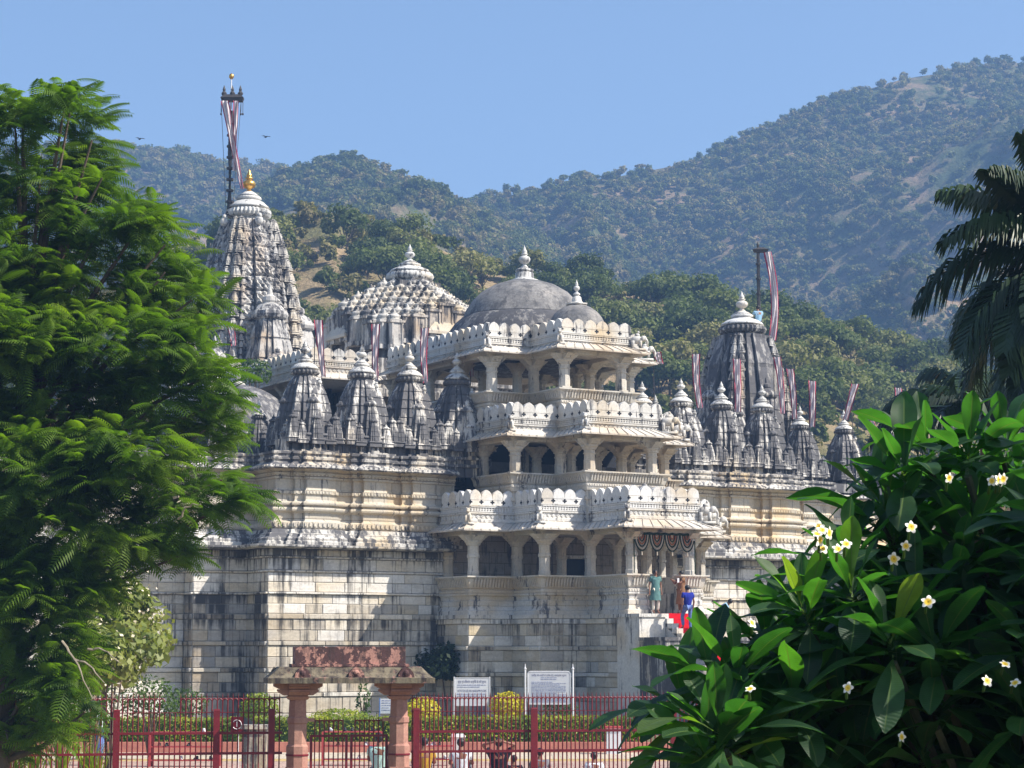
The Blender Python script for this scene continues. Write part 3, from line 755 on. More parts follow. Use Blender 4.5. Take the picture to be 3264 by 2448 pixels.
# ---------------------------------------------------------------- the great tower
mt_v = 33.5
gt = empty('great_tower', uvw(-2.2, mt_v, 9.75), TR)
tag(gt, 'tallest pale carved temple tower with golden pinnacle rising behind the left tree', 'tower')
def carved_body(R, H, z0, top, p, seg=9, rows=96, dep=0.05):
    ol = []
    for (x0, y0), (x1, y1) in zip(RATHA, RATHA[1:]+RATHA[:1]):
        L = sqrt((x1-x0)**2+(y1-y0)**2); n = max(1, round(L*seg*1.6))
        for i in range(n): ol.append((x0+(x1-x0)*i/n, y0+(y1-y0)*i/n))
    k = len(ol); vs_ = []; rr = random.Random(5)
    for i in range(rows+1):
        t = i/rows; r = R*curve(t, top, p)
        for j, (x, y) in enumerate(ol):
            pat = 0.0
            if (i//2 + j) % 2 == 0: pat = -dep
            if i % 8 == 0: pat = -dep*1.6
            f = r*(1+pat/R*rr.uniform(0.6,1.4))
            vs_.append((x*f, y*f, z0+H*t))
    fs_ = [(i*k+j, i*k+(j+1)%k, (i+1)*k+(j+1)%k, (i+1)*k+j) for i in range(rows) for j in range(k)]
    b = MB(); b.add(vs_, fs_); return b
GH = 9.9; GZ = 4.7; GR = 2.62
carved_body(GR, GH, GZ, 0.42, 2.8, 9, 104, 0.13).build('tower_body', MAT['tower'], gt)
b = MB(); ol = [(x*3.5, y*3.5) for x, y in RATHA]; ol.append(ol[0])
b.sweep(ol, [(0,-0.2),(0,3.6),(0.15,3.65),(0.15,3.9),(0.0,4.0),(0.1,4.3),(0.1,4.5),(-0.2,4.7)]); b.build('tower_base', MAT['tower'], gt)
b = MB(); amalaka(b, 1.12, 14.75, 0.5, 34); b.lathe([(0.9,14.3),(0.82,14.55),(0.88,14.8)], 30); b.build('ribbed_disc', MAT['cap'], gt)
b = MB(); b.lathe([(1.06,15.25),(0.98,15.36),(0.76,15.56),(0.58,15.64)], 32); amalaka(b, 0.62, 15.64, 0.24, 24); b.lathe([(0.56,15.88),(0.40,16.0),(0.26,16.1),(0.22,16.12)], 24); b.build('cap', MAT['cap'], gt, True)
b = MB(); kalasha(b, 0.33, 16.05, 1.25, n=24); b.build('pinnacle', MAT['gold'], gt, True)
gs = random.Random(9)
for q in range(4):
    a = q*pi/2; ca, sa = cos(a), sin(a)
    R2 = lambda x, y: (x*ca-y*sa, x*sa+y*ca)
    for off in (-1, 1):
        for kx in range(15):
            t = (kx+0.4)/15; r = GR*curve(t, 0.42, 2.8)
            x, y = R2(0.66*r*off, -0.82*r)
            inst('stacked_niche', spirelet_mesh(0.24,0.62,MAT['bell']), gt, (x, y, GZ+GH*t-0.15), 0)
        for kx in range(28):
            t = (kx+0.4)/28; r = GR*curve(t, 0.42, 2.8)
            x, y = R2(0.49*r*off, -0.86*r)
            b2 = spirelet_mesh(0.12,0.30,MAT['tower']); inst('stacked_niche', b2, gt, (x, y, GZ+GH*t-0.1), 0)
        x, y = R2(1.9*off, -2.9); inst('spirelet', spirelet_mesh(0.75,3.6,MAT['tower']), gt, (x, y, 3.9), 0)
    x, y = R2(0, -2.75); o = inst('spirelet', spirelet_mesh(1.45,6.6,MAT['tower']), gt, (x, y, 4.3), 0)
    x, y = R2(0, -3.7); inst('spirelet', spirelet_mesh(0.95,4.0,MAT['tower']), gt, (x, y, 4.0), 0)
    x, y = R2(2.9, -2.9); inst('spirelet', spirelet_mesh(0.85,4.6,MAT['tower']), gt, (x, y, 3.6), 0)
    for off in (-1,1):
        x, y = R2(0.30*off*GR*0.45*2, -GR*0.56); b = MB()
    b = MB(); b.ball((0,0,0),(0.22,0.18,0.24),10,7); b.ball((0,-0.05,0.24),(0.13,0.12,0.14),8,6); x, y = R2(0,-GR*0.5); b.build('face_carving', MAT['cap'], gt, True, (x,y,GZ+GH-0.15))
# porch balcony on the tower's front face
b = MB(); b.box(-1.0,1.0,-5.3,-3.0,2.7,2.9); b.box(-1.1,1.1,-5.4,-3.0,4.0,4.12); b.box(-0.9,0.9,-4.4,-3.2,2.9,4.0); b.build('balcony', MAT['cream_in'], gt)
b = MB(); b.box(-0.4,0.4,-4.46,-4.38,2.95,3.8); b.build('window', MAT['dark'], gt)
for x in (-0.85,0.85): column(gt, x, -5.15, 2.9, 4.0, 0.3, MAT['marble'], 0.7, 0.3)
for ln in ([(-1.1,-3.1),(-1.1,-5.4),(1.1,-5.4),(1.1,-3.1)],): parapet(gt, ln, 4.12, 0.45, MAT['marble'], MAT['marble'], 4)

# ---------------------------------------------------------------- domes
def dome(name, label, u, v, z, prof, mat_, fin=None, n=48, parts=None):
    root = empty(name, uvw(u, v, z), TR); tag(root, label, 'dome')
    b = MB(); b.lathe(prof, n); b.build('shell', mat_, root, True)
    return root
def arc(R, H, k=10, z0=0.0, r_top=0.0):
    return [(max(r_top, R*cos(pi/2*i/k)), z0+H*sin(pi/2*i/k)) for i in range(k+1)]
kd = NT('dome_plaster'); pp = kd.pos()
c = kd.mix(kd.ramp(kd.noise(pp, 1.1, 6, 0.7), [(0.38,0),(0.62,1)]), (0.26,0.25,0.24), (0.13,0.13,0.135))
c = kd.mix(kd.ramp(kd.noise(pp, 0.5, 4, 0.6), [(0.5,0),(0.7,0.8)]), c, (0.36,0.33,0.30))
c = kd.mix(1.0, c, kd.ramp(kd.noise(pp, 9, 6, 0.75), [(0.3,0.6),(0.7,1.3)]), 'MULTIPLY')
#vo = kd.n('TexVoronoi', feature='DISTANCE_TO_EDGE'); vo.inputs['Scale'].default_value = 0.55; kd.l(kd.mix(0.12, pp, kd.n('TexNoise').outputs['Color']), vo.inputs['Vector'])
c = kd.mix(kd.ramp(kd.noise(kd.pos((1,1,0.5)), 2.4, 7, 0.75), [(0.52,0),(0.60,0.8)]), c, (0.085,0.085,0.09))
#c = kd.mix(kd.ramp(vo.outputs['Distance'], [(0.0,0.75),(0.018,0.0)]), c, (0.48,0.46,0.43))
kd.bump(kd.noise(pp, 20, 6, 0.7), 0.4, 0.03); MAT['dome'] = kd.done(c, 0.85, 0.2)
bd = dome('large_dome', 'large weathered grey plaster dome over the porch hall', 0, 10.0, 14.45,
     [(3.45,0.0),(3.42,0.6),(3.32,1.0),(3.12,1.42),(2.85,1.78),(2.62,1.98),(2.52,2.06)], MAT['roofdark'])
b = MB(); b.lathe([(2.56,2.02),(2.50,2.10),(2.42,2.32),(2.18,2.70),(1.80,3.08),(1.30,3.38),(0.75,3.56),(0.1,3.64)], 56); b.build('upper_shell', MAT['dome'], bd, True)
b = MB(); b.lathe([(0.62,3.55),(0.60,3.62),(0.45,3.66),(0.42,3.70),(0.38,3.72),(0.38,3.92),(0.34,3.95)], 24); amalaka(b, 0.36, 3.95, 0.16, 16); b.lathe([(0.30,4.1),(0.14,4.16),(0.1,4.2)], 16); kalasha(b, 0.24, 4.14, 0.95); b.build('finial', MAT['cap'], bd, True)
sd = dome('small_dome', 'small smooth grey dome just behind the top parapet of the porch', 0, 5.95, 15.12, [(1.17,0.0),(1.17,0.25)] + arc(1.15,1.1,9,0.3,0.12), MAT['dome'])
b = MB(); b.lathe([(0.40,1.36),(0.44,1.42),(0.26,1.44),(0.20,1.52),(0.17,1.68),(0.10,1.72),(0.09,1.76)], 12, ribs=lambda i,a: 1+0.12*cos(6*a)); amalaka(b, 0.14, 1.76, 0.08, 10); kalasha(b, 0.12, 1.84, 0.55); b.build('finial', MAT['cap'], sd, True)
ld = dome('left_dome', 'plain grey dome half hidden by the left tree, left of the shrine spires', -9.2, 18.2, 10.2, [(2.9,0),(2.9,0.9)] + arc(2.85,2.9,12,0.95,0.1), MAT['roofdark'])
b = MB(); b.lathe([(0.4,3.8),(0.3,3.95),(0.1,4.0)], 16); kalasha(b, 0.2, 3.95, 0.8); b.build('finial', MAT['cap'], ld, True)
pd = dome('porch_roof_dome', 'little grey speckled dome peeping over the first storey parapet', 0.35, 1.75, 7.75, [(0.95,0.0),(0.95,0.35)] + arc(0.93,0.95,8,0.4,0.05), MAT['dome'])
b = MB(); b.lathe([(0.12,1.33),(0.08,1.40),(0.02,1.44)], 10); b.build('boss', MAT['dome'], pd)
fd = dome('far_dome', 'small pale dome with white finial behind the spires right of the porch', 8.6, 13.2, 10.2, [(1.5,0),(1.5,1.6)] + arc(1.45,1.2,8,1.7,0.1), MAT['dome'])
b = MB(); b.lathe([(0.34,2.82),(0.30,2.95),(0.12,3.0)], 14); amalaka(b, 0.30, 3.0, 0.14, 14); kalasha(b, 0.22, 3.12, 0.85); b.build('finial', MAT['cap'], fd, True)
fd2 = dome('rear_dome', 'low dark dome between the two right hand spires', 16.2, 15.5, 10.2, [(2.0,0),(2.0,0.6)] + arc(1.95,1.3,8,0.7,0.1), MAT['dome'])
b = MB(); b.lathe([(0.2,1.95),(0.15,2.05),(0.02,2.2)], 10); b.build('boss', MAT['dome'], fd2)

# ---------------------------------------------------------------- hall with the bell covered pyramid roof
sv = empty('bell_roof_hall', uvw(0.0, 20.2, 10.2), TR); sv.scale = (1.22,1.22,1.075)
tag(sv, 'hall with stepped pyramid roof covered in rows of small stone bells', 'hall')
_b = MB()
_b.lathe([(0.30,0.0),(0.31,0.05),(0.22,0.08),(0.27,0.14),(0.25,0.22),(0.16,0.27),(0.12,0.28),(0.13,0.31),(0.05,0.35),(0.055,0.39),(0.01,0.47)], 10)
BELL = _b.mesh('bell', True); BELL.materials.append(MAT['bell'])
_b = MB(); _b.box(-0.27,0.27,-0.27,0.27,-1.15,0.0); _b.box(-0.32,0.32,-0.32,0.32,-0.10,-0.002); _b.box(-0.32,0.32,-0.32,0.32,-1.18,-1.0)
for sx in (-1,1):
    _b.box(sx*0.2-0.03,sx*0.2+0.03,-0.30,0.30,-0.98,-0.12); _b.box(-0.30,0.30,sx*0.2-0.03,sx*0.2+0.03,-0.98,-0.12)
PIER = _b.mesh('pier'); PIER.materials.append(MAT['tower'])
core = MB()
def sv_h(x, y):
    a, c_ = max(abs(x), abs(y)), min(abs(x), abs(y)); return 8.95 - 0.62*a - 0.52*c_
g = 0.50; N = 5
for i in range(-N, N+1):
    for j in range(-N, N+1):
        for half in (0, 1):
            x, y = (i+0.5*half)*g*1.06, (j+0.5*half)*g*1.06
            a, c_ = max(abs(x), abs(y)), min(abs(x), abs(y))
            if a > 2.75 or a+0.45*c_ > 3.35 or a < 0.75: continue
            h = sv_h(x, y)
            edge = a+0.45*c_ > 2.85 or a > 2.5
            inst('bell', BELL, sv, (x, y, h-0.02), random.uniform(0,1))
            if edge: inst('pier', PIER, sv, (x, y, h-0.02))
            else: core.box(x-0.26,x+0.26,y-0.26,y+0.26,3.6,h-0.02)
core.box(-2.3,2.3,-2.3,2.3,3.4,6.0); core.box(-0.85,0.85,-0.85,0.85,5,8.55); core.build('roof_core', MAT['roofdark'], sv)
b = MB(); b.lathe([(0.75,8.35),(0.66,8.62),(0.70,8.7)], 28); amalaka(b, 0.86, 8.66, 0.42, 30); b.lathe([(0.78,9.06),(0.70,9.16),(0.45,9.28),(0.36,9.32)], 28); amalaka(b, 0.40, 9.3, 0.16, 18); b.lathe([(0.36,9.45),(0.2,9.55),(0.12,9.58)], 18); kalasha(b, 0.19, 9.56, 0.72); b.build('finial', MAT['cap'], sv, True)
for (q, d) in ((0,2.95),(1,2.95),(2,2.95),(3,2.95)):      # gabled porches in the middle of each side
    a = q*pi/2; pr = MB(); pr.box(-0.75,0.75,-d,-d+0.9,4.6,4.75); pr.box(-0.85,0.85,-d-0.1,-d+0.9,6.0,6.12); pr.box(-0.35,0.35,-d+0.5,-d+0.9,4.75,6.0)
    for x in (-0.65,0.65): pr.lathe([(0.10,4.75),(0.10,5.0),(0.07,5.1),(0.10,5.4),(0.07,5.7),(0.12,5.95),(0.12,6.0)], 8, (x,-d+0.08))
    pr.frus((0,-d+0.4),(0.85,0.5),(0.3,0.3),6.12,6.7)
    pr.build('gabled_porch', MAT['cream_in'], sv, rz=a)
b = MB(); b.sweep([(-3.0,3.0),(-3.0,-3.0),(3.0,-3.0),(3.0,3.0),(-3.0,3.0)], [(-0.2,3.3),(0.05,3.3),(0.05,3.6),(-0.05,3.65),(-0.05,3.9),(0.05,3.95),(0.05,4.1),(-0.3,4.2),(-0.3,4.9)]); b.build('moulded_base', MAT['tower'], sv)
b = MB(); b.box(-2.6,2.6,-2.6,2.6,0,3.4); b.build('lower_wall', MAT['cream_in'], sv)

# ---------------------------------------------------------------- pavilions behind the left spires
pav = empty('upper_pavilion', uvw(0,0,0), TR)
tag(pav, 'open upper pavilion with yellowed parapet and deep eaves behind the left spires', 'pavilion')
PL = [(-6.6,28.0),(-6.6,16.4),(-3.9,16.4),(-3.9,15.2)]
PLc = [(-6.6,26.0),(-6.6,16.4),(-3.5,16.4),(-3.5,26.0)]
b = MB(); b.plate(PLc, 14.25, 14.6); b.build('roof_slab', MAT['cream_in'], pav)
b = MB(); b.plate(PLc, 11.2, 11.5); b.build('floor_slab', MAT['cream_in'], pav)
b = MB(); b.box(-6.4,-3.5,16.6,25.8,10.2,11.2); b.build('lower_wall', MAT['cream_in'], pav)
PE = [(-6.6,26.0),(-6.6,16.4),(-3.5,16.4)]
eave(pav, PE, 14.55, 14.25, 0.6, MAT['eave'])
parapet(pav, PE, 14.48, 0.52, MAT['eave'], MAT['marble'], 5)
balustrade(pav, PE, 11.5, 12.1, MAT['marble'])
for (u, v) in ((-6.35,16.65),(-6.35,19.6),(-6.35,22.6),(-3.75,16.65),(-6.35,25.6)): column(pav, u, v, 11.5, 14.25, 0.34, MAT['cream_in'])
b = MB(); b.box(-4.6,-4.4,19,25.8,11.5,14.25); b.build('inner_shade_wall', MAT['dark'], pav)  # near-black sheet painting the shade deep inside the pavilion
wp = empty('windowed_turret', uvw(-5.2,28.6,0), TR)
tag(wp, 'small square turret with dark window and stepped parapets beside the great tower', 'turret')
b = MB(); b.box(-1.5,1.5,-1.5,1.5,10.2,14.4); b.box(-1.62,1.62,-1.62,1.62,12.3,12.45); b.build('wall', MAT['cream'], wp)
b = MB(); b.box(-0.35,0.35,-1.56,-1.44,12.7,13.9); b.build('window', MAT['dark'], wp)
b = MB(); b.box(-1.56,-1.44,-0.35,0.35,12.7,13.9); b.build('window', MAT['dark'], wp)
SQ = [(-1.5,1.5),(-1.5,-1.5),(1.5,-1.5),(1.5,1.5)]
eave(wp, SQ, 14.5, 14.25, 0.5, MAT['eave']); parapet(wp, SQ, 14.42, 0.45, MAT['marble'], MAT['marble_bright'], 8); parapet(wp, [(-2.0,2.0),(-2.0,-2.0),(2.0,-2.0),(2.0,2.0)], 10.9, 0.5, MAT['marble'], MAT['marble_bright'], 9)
b = MB(); b.box(-1.95,1.95,-1.95,1.95,10.2,11.1); b.build('plinth', MAT['cream'], wp)
# ---------------------------------------------------------------- ground, court and hills
import numpy as np
from mathutils import noise as mnoise
def np_mesh(name, verts, quads, mats, midx=None, smooth=False):
    me = bpy.data.meshes.new(name); nq = len(quads); k = quads.shape[1]
    me.vertices.add(len(verts)); me.vertices.foreach_set('co', np.asarray(verts, dtype=np.float32).ravel())
    me.loops.add(nq*k); me.loops.foreach_set('vertex_index', np.asarray(quads, dtype=np.int32).ravel())
    me.polygons.add(nq); me.polygons.foreach_set('loop_start', np.arange(0, nq*k, k, dtype=np.int32))
    try: me.polygons.foreach_set('loop_total', np.full(nq, k, dtype=np.int32))
    except Exception: pass
    if midx is not None: me.polygons.foreach_set('material_index', np.asarray(midx, dtype=np.int32))
    if smooth: me.polygons.foreach_set('use_smooth', np.ones(nq, dtype=bool))
    for m in mats: me.materials.append(m)
    me.update(calc_edges=True); me.validate(); return me
k = NT('dry_court_soil'); p = k.pos()
c = k.mix(k.ramp(k.noise(p, 0.12, 5, 0.65), [(0.4,0),(0.62,1)]), (0.21,0.16,0.10), (0.11,0.12,0.05))
MAT['soil'] = k.done(k.mix(1.0, c, k.ramp(k.noise(p, 3, 6, 0.7), [(0.3,0.7),(0.7,1.2)]), 'MULTIPLY'), 0.95, 0.1)
b = MB(); b.add([(-1480,-60,0),(1480,-60,0),(1480,1480,0),(-1480,1480,0)], [(0,1,2,3)]); tag(b.build('ground', MAT['soil']), kind='structure')
MAT['pave'] = stone('court_paving', [(0.52,0.46,0.37),(0.47,0.42,0.35),(0.55,0.49,0.41)], 0.05)
def pave_mat(name, col):
    k = NT(name); br = k.n('TexBrick'); k.l(k.pos(), br.inputs['Vector']); br.inputs['Scale'].default_value = 1.0
    br.inputs['Brick Width'].default_value = 0.45; br.inputs['Row Height'].default_value = 0.45; br.inputs['Mortar Size'].default_value = 0.012
    br.inputs['Color1'].default_value = (*col,1); br.inputs['Color2'].default_value = (*[x*0.84 for x in col],1); br.inputs['Mortar'].default_value = (*[x*0.45 for x in col],1)
    c = k.mix(1.0, br.outputs['Color'], k.ramp(k.noise(k.pos(), 2.5, 6, 0.7), [(0.3,0.78),(0.7,1.12)]), 'MULTIPLY')
    return k.done(c, 0.85, 0.2)
for nm, y0, y1, z, col in (('forecourt_paving', 41.5, 59.2, 0.004, (0.46,0.33,0.27)), ('yellow_paving_band', 59.2, 60.5, 0.006, (0.52,0.37,0.16)), ('pavement', 60.5, 64.3, 0.008, (0.56,0.48,0.37))):
    b = MB(); b.box(-22,20,y0,y1,-0.05,z); tag(b.build(nm, pave_mat(nm, col)), kind='structure')
MAT['pinkkerb'] = plain('pink_kerb_paint', (0.50,0.20,0.15), 0.8, 0.2, var=0.3, scale=3)
b = MB(); b.box(-22,20,64.3,64.55,-0.05,0.30); tag(b.build('kerb', MAT['pinkkerb']), kind='structure')
b = MB(); b.box(-22,20,64.55,72.0,-0.05,0.22); tag(b.build('planting_bed', MAT['soil']), kind='structure')

def interp(pts, x):
    if x <= pts[0][0]: return pts[0][1]
    for (a, b_), (c_, d) in zip(pts, pts[1:]):
        if x <= c_: return b_ + (d-b_)*(x-a)/(c_-a)
    return pts[-1][1]
def hill(name, ridge, D_r, D_f, z_f, nx, ny, amp, seed, mat_, xpx, sag=0.0, slope_p=1.0, dr_fn=None):
    vs_ = []; x0, x1 = xpx; rows = ny + 6
    for i in range(nx+1):
        xp = x0+(x1-x0)*i/nx; yp = interp(ridge, xp)
        dr = D_r + (dr_fn(xp) if dr_fn else 0)
        top = px(xp, yp, dr); dirx = top.x/top.y
        for j in range(rows+1):
            if j <= ny:
                w = j/ny; y = D_f+(dr-D_f)*w; z = z_f+(top.z-z_f)*(w**slope_p)
                e = sin(pi*w)
            else:
                w = (j-ny)/6; y = dr+w*dr*0.35; z = top.z-(top.z-z_f)*0.9*w*w; e = 0.3
            x = dirx*y
            nz = mnoise.fractal((x*0.012+seed, y*0.012, seed*1.7), 1.0, 2.0, 5)
            gz = abs(mnoise.noise((x*0.02+seed*3, y*0.006, 4.2)))
            z += amp*(nz*0.8 - gz*1.1)*e
            vs_.append((x, y, z))
    k = rows+1
    q = np.array([(i*k+j, (i+1)*k+j, (i+1)*k+j+1, i*k+j+1) for i in range(nx) for j in range(rows)])
    me = np_mesh(name, np.array(vs_), q, [mat_], smooth=True)
    o = inst(name, me); tag(o, kind='structure')
    return o, np.array(vs_).reshape(nx+1, k, 3)[:, :ny+1]
def hill_mat(name, soil, scrub, bias):
    k = NT(name); p = k.pos()
    c = k.mix(k.ramp(k.noise(p, 0.05, 6, 0.7), [(bias-0.08,0),(bias+0.08,1)]), soil, scrub)
    c = k.mix(1.0, c, k.ramp(k.noise(p, 0.7, 6, 0.75), [(0.3,0.55),(0.7,1.3)]), 'MULTIPLY')
    k.bump(k.noise(p, 0.5, 6, 0.75), 0.8, 1.2); return k.done(c, 0.95, 0.05)
MAT['hill_far'] = hill_mat('far_hill_scrub', (0.27,0.20,0.13), (0.08,0.10,0.045), 0.47)
MAT['hill_near'] = hill_mat('near_hill_scrub', (0.36,0.27,0.165), (0.17,0.16,0.075), 0.52)
RA1 = [(-80,160),(60,150),(102,149),(139,157),(180,158),(218,169),(259,171),(300,180),(360,200),(440,225)]
RA2 = [(230,225),(259,196),(287,179),(315,172),(347,161),(370,169),(393,181),(426,193),(456,207),(500,228),(560,255)]
RB = [(380,240),(430,220),(472,206),(495,198),(532,191),(574,180),(611,178),(648,171),(694,162),(750,137),(796,114),(856,93),(903,79),(949,72),(995,63),(1024,63),(1120,50)]
RC = [(-60,330),(60,310),(150,275),(220,240),(278,222),(333,212),(370,233),(417,245),(444,250),(468,262),(500,276),(555,282),(602,286),(648,299),(694,300),(787,323),(856,337),(926,363),(972,393),(1030,415),(1120,430)]
h1, g1 = hill('far_left_hill', RA1, 760, 420, 40, 60, 26, 30, 1.3, MAT['hill_far'], (-80,440))
h2, g2 = hill('left_hill', RA2, 560, 300, 20, 50, 26, 26, 2.1, MAT['hill_far'], (230,560))
h3, g3 = hill('mountain', RB, 640, 300, 14, 110, 60, 46, 3.7, MAT['hill_far'], (380,1120), slope_p=1.15, dr_fn=lambda x: 0.18*max(0, x-600))
h4, g4 = hill('near_hill', RC, 235, 125, 3, 90, 30, 5, 5.5, MAT['hill_near'], (-60,1120))

# leafy tree templates
def crown_np(rnd, rx, rz, n, leaf, lobes=7, flat=0.55):
    vs_ = np.zeros((n*4, 3)); cs = []
    for i in range(lobes):
        a = rnd.uniform(0, 2*pi); r = rnd.uniform(0.25, 0.72)*rx
        cs.append((r*cos(a), r*sin(a), rnd.uniform(-0.25, 0.45)*rz, rnd.uniform(0.34, 0.58)*rx))
    cs.append((0, 0, rz*0.35, rx*0.55))
    for i in range(n):
        cx, cy, cz, cr = cs[rnd.randrange(len(cs))]
        th = rnd.uniform(0, 2*pi); u = rnd.uniform(-0.75, 1.0); s_ = sqrt(1-u*u)
        d = Vector((s_*cos(th), s_*sin(th), u)); rr = cr*rnd.uniform(0.55, 1.08)
        c_ = Vector((cx, cy, cz)) + Vector((d.x*rr, d.y*rr, d.z*rr*flat*rz/rx*1.6))
        nn = (d + Vector((rnd.gauss(0,0.6), rnd.gauss(0,0.6), rnd.gauss(0.3,0.5)))).normalized()
        a = nn.orthogonal().normalized(); bb = nn.cross(a); t = rnd.uniform(0, pi); a, bb = a*cos(t)+bb*sin(t), bb*cos(t)-a*sin(t)
        l = leaf*rnd.uniform(0.6, 1.3); w = l*rnd.uniform(0.45, 0.8)
        for q, (e, f) in enumerate(((-1,-0.6),(0.2,-1),(1,0.5),(-0.3,1))):
            vs_[i*4+q] = c_ + a*(e*l*0.5) + bb*(f*w*0.5)
    return vs_, np.arange(n*4).reshape(n, 4)
MAT['far_leaf'] = foliage('far_forest_leaves', [(0.055,0.075,0.022),(0.10,0.125,0.034),(0.15,0.16,0.048),(0.20,0.165,0.08),(0.25,0.225,0.08)], 0.2, 0.7, spec=0.1, nscale=0.02)
MAT['near_leaf'] = foliage('hillside_leaves', [(0.05,0.07,0.024),(0.095,0.125,0.036),(0.15,0.17,0.05),(0.24,0.22,0.09)], 0.25, 0.65, spec=0.15, nscale=0.05)
MAT['bark'] = plain('bark', (0.13,0.10,0.075), 0.9, 0.1, var=0.4, scale=6, bump=0.5)
rt_ = random.Random(21)
far_col = bpy.data.collections.new('far_tree_templates')
for i in range(5):
    v_, q_ = crown_np(rt_, rt_.uniform(2.2,3.0), rt_.uniform(1.8,2.6), 190, 0.95)
    v_[:,2] += 2.6
    me = np_mesh('far_tree', v_, q_, [MAT['far_leaf']]); far_col.objects.link(bpy.data.objects.new('far_tree_template', me))
def scatter(name, label, grid, n, rnd, smin, smax, bare=0.0, seed=0.0, jmin=0.0, coll=None):
    pts = []; nx, ny = grid.shape[0]-1, grid.shape[1]-1
    tries = 0
    while len(pts) < n and tries < n*6:
        tries += 1
        i = rnd.uniform(0, nx-0.001); w = jmin+(1-jmin)*(rnd.random()**0.8); j = min(ny-0.001, w*ny)
        a, c_ = int(i), int(j); fi, fj = i-a, j-c_
        p_ = (grid[a,c_]*(1-fi)+grid[a+1,c_]*fi)*(1-fj) + (grid[a,c_+1]*(1-fi)+grid[a+1,c_+1]*fi)*fj
        if mnoise.noise((p_[0]*0.03+seed, p_[1]*0.03, 7.7)) > 0.35-bare and rnd.random() < 0.85: continue
        xp_ = 512+2184*p_[0]/p_[1]
        if name == 'mountain_forest' and 900 < xp_ < 1010 and 0.42 < w < 0.74 and mnoise.noise((p_[0]*0.06, p_[1]*0.045, 2.2)) > -0.05 and rnd.random() < 0.85: continue
        pts.append(p_)
    pts = np.array(pts)
    me = bpy.data.meshes.new(name); me.vertices.add(len(pts)); me.vertices.foreach_set('co', pts.astype(np.float32).ravel()); me.update()
    o = inst(name, me); tag(o, label, 'forest', kind='stuff')
    ng = bpy.data.node_groups.new(name, 'GeometryNodeTree')
    ng.interface.new_socket('Geometry', in_out='INPUT', socket_type='NodeSocketGeometry'); ng.interface.new_socket('Geometry', in_out='OUTPUT', socket_type='NodeSocketGeometry')
    N_ = ng.nodes; gi = N_.new('NodeGroupInput'); go = N_.new('NodeGroupOutput')
    m2p = N_.new('GeometryNodeMeshToPoints'); ci = N_.new('GeometryNodeCollectionInfo'); iop = N_.new('GeometryNodeInstanceOnPoints')
    ci.inputs['Collection'].default_value = coll or far_col; ci.inputs['Separate Children'].default_value = True; ci.inputs['Reset Children'].default_value = True
    iop.inputs['Pick Instance'].default_value = True
    r1 = N_.new('FunctionNodeRandomValue'); r1.data_type = 'FLOAT_VECTOR'; r1.inputs[0].default_value = (0,0,0); r1.inputs[1].default_value = (0.15,0.15,6.28)
    r2 = N_.new('FunctionNodeRandomValue'); r2.data_type = 'FLOAT'; r2.inputs[2].default_value = smin; r2.inputs[3].default_value = smax
    L_ = ng.links; L_.new(gi.outputs[0], m2p.inputs[0]); L_.new(m2p.outputs[0], iop.inputs['Points']); L_.new(ci.outputs[0], iop.inputs['Instance'])
    L_.new(r1.outputs[0], iop.inputs['Rotation']); L_.new(r2.outputs[1], iop.inputs['Scale']); L_.new(iop.outputs[0], go.inputs[0])
    md = o.modifiers.new('scatter', 'NODES'); md.node_group = ng
    return o
rf = random.Random(77)
scatter('far_left_forest', 'hazy blue green forest covering the far left hill', g1, 3600, rf, 0.55, 1.2, 0.05, 1.0, 0.25)
scatter('left_forest', 'scrubby forest covering the dark hill left of the valley', g2, 3600, rf, 0.4, 0.95, 0.05, 2.0, 0.2)
scatter('mountain_forest', 'scrubby hazy forest covering the big right mountain', g3, 12000, rf, 0.30, 0.85, 0.14, 3.0, 0.1)
scatter('near_hill_scrub', 'low bushes scattered over the near hillside', g4, 1700, rf, 0.22, 0.58, -0.02, 4.0, 0.0)
# single trees of the near hillside
hill_trees = []
for i in range(6):
    root = empty('hillside_tree')
    rr = random.Random(100+i); rx, rz = rr.uniform(2.2,3.0), rr.uniform(1.9,2.7)
    v_, q_ = crown_np(rr, rx, rz, 900, 0.46, 9); v_[:,2] += rz*0.9+1.2
    inst('crown', np_mesh('crown', v_, q_, [MAT['near_leaf']]), root)
    t = MB(); t.tube([(0,0,-0.6),(0.05,0.02,1.0),(0.0,0.1,2.4)], [0.17,0.13,0.06], 6)
    for a in range(4):
        an = a*1.6+i; t.tube([(0.03,0.02,0.9),(0.7*cos(an),0.7*sin(an),1.9),(1.3*cos(an),1.3*sin(an),2.9)], [0.09,0.06,0.02], 5)
    t.build('trunk', MAT['bark'], root)
    hill_trees.append(root)
kinds = ['rounded hillside tree', 'olive hillside tree', 'broad bushy hillside tree', 'upright hillside tree', 'dense dark hillside tree', 'loose crowned hillside tree']
SKYL = [(0,400),(200,330),(215,250),(245,180),(280,260),(310,330),(345,300),(412,262),(460,305),(526,275),(600,325),(640,380),(690,385),(720,335),(742,305),(770,335),(800,395),(1024,405)]
cnt = 0; used = [False]*6; tries = 0; spots = []
rh = random.Random(5)
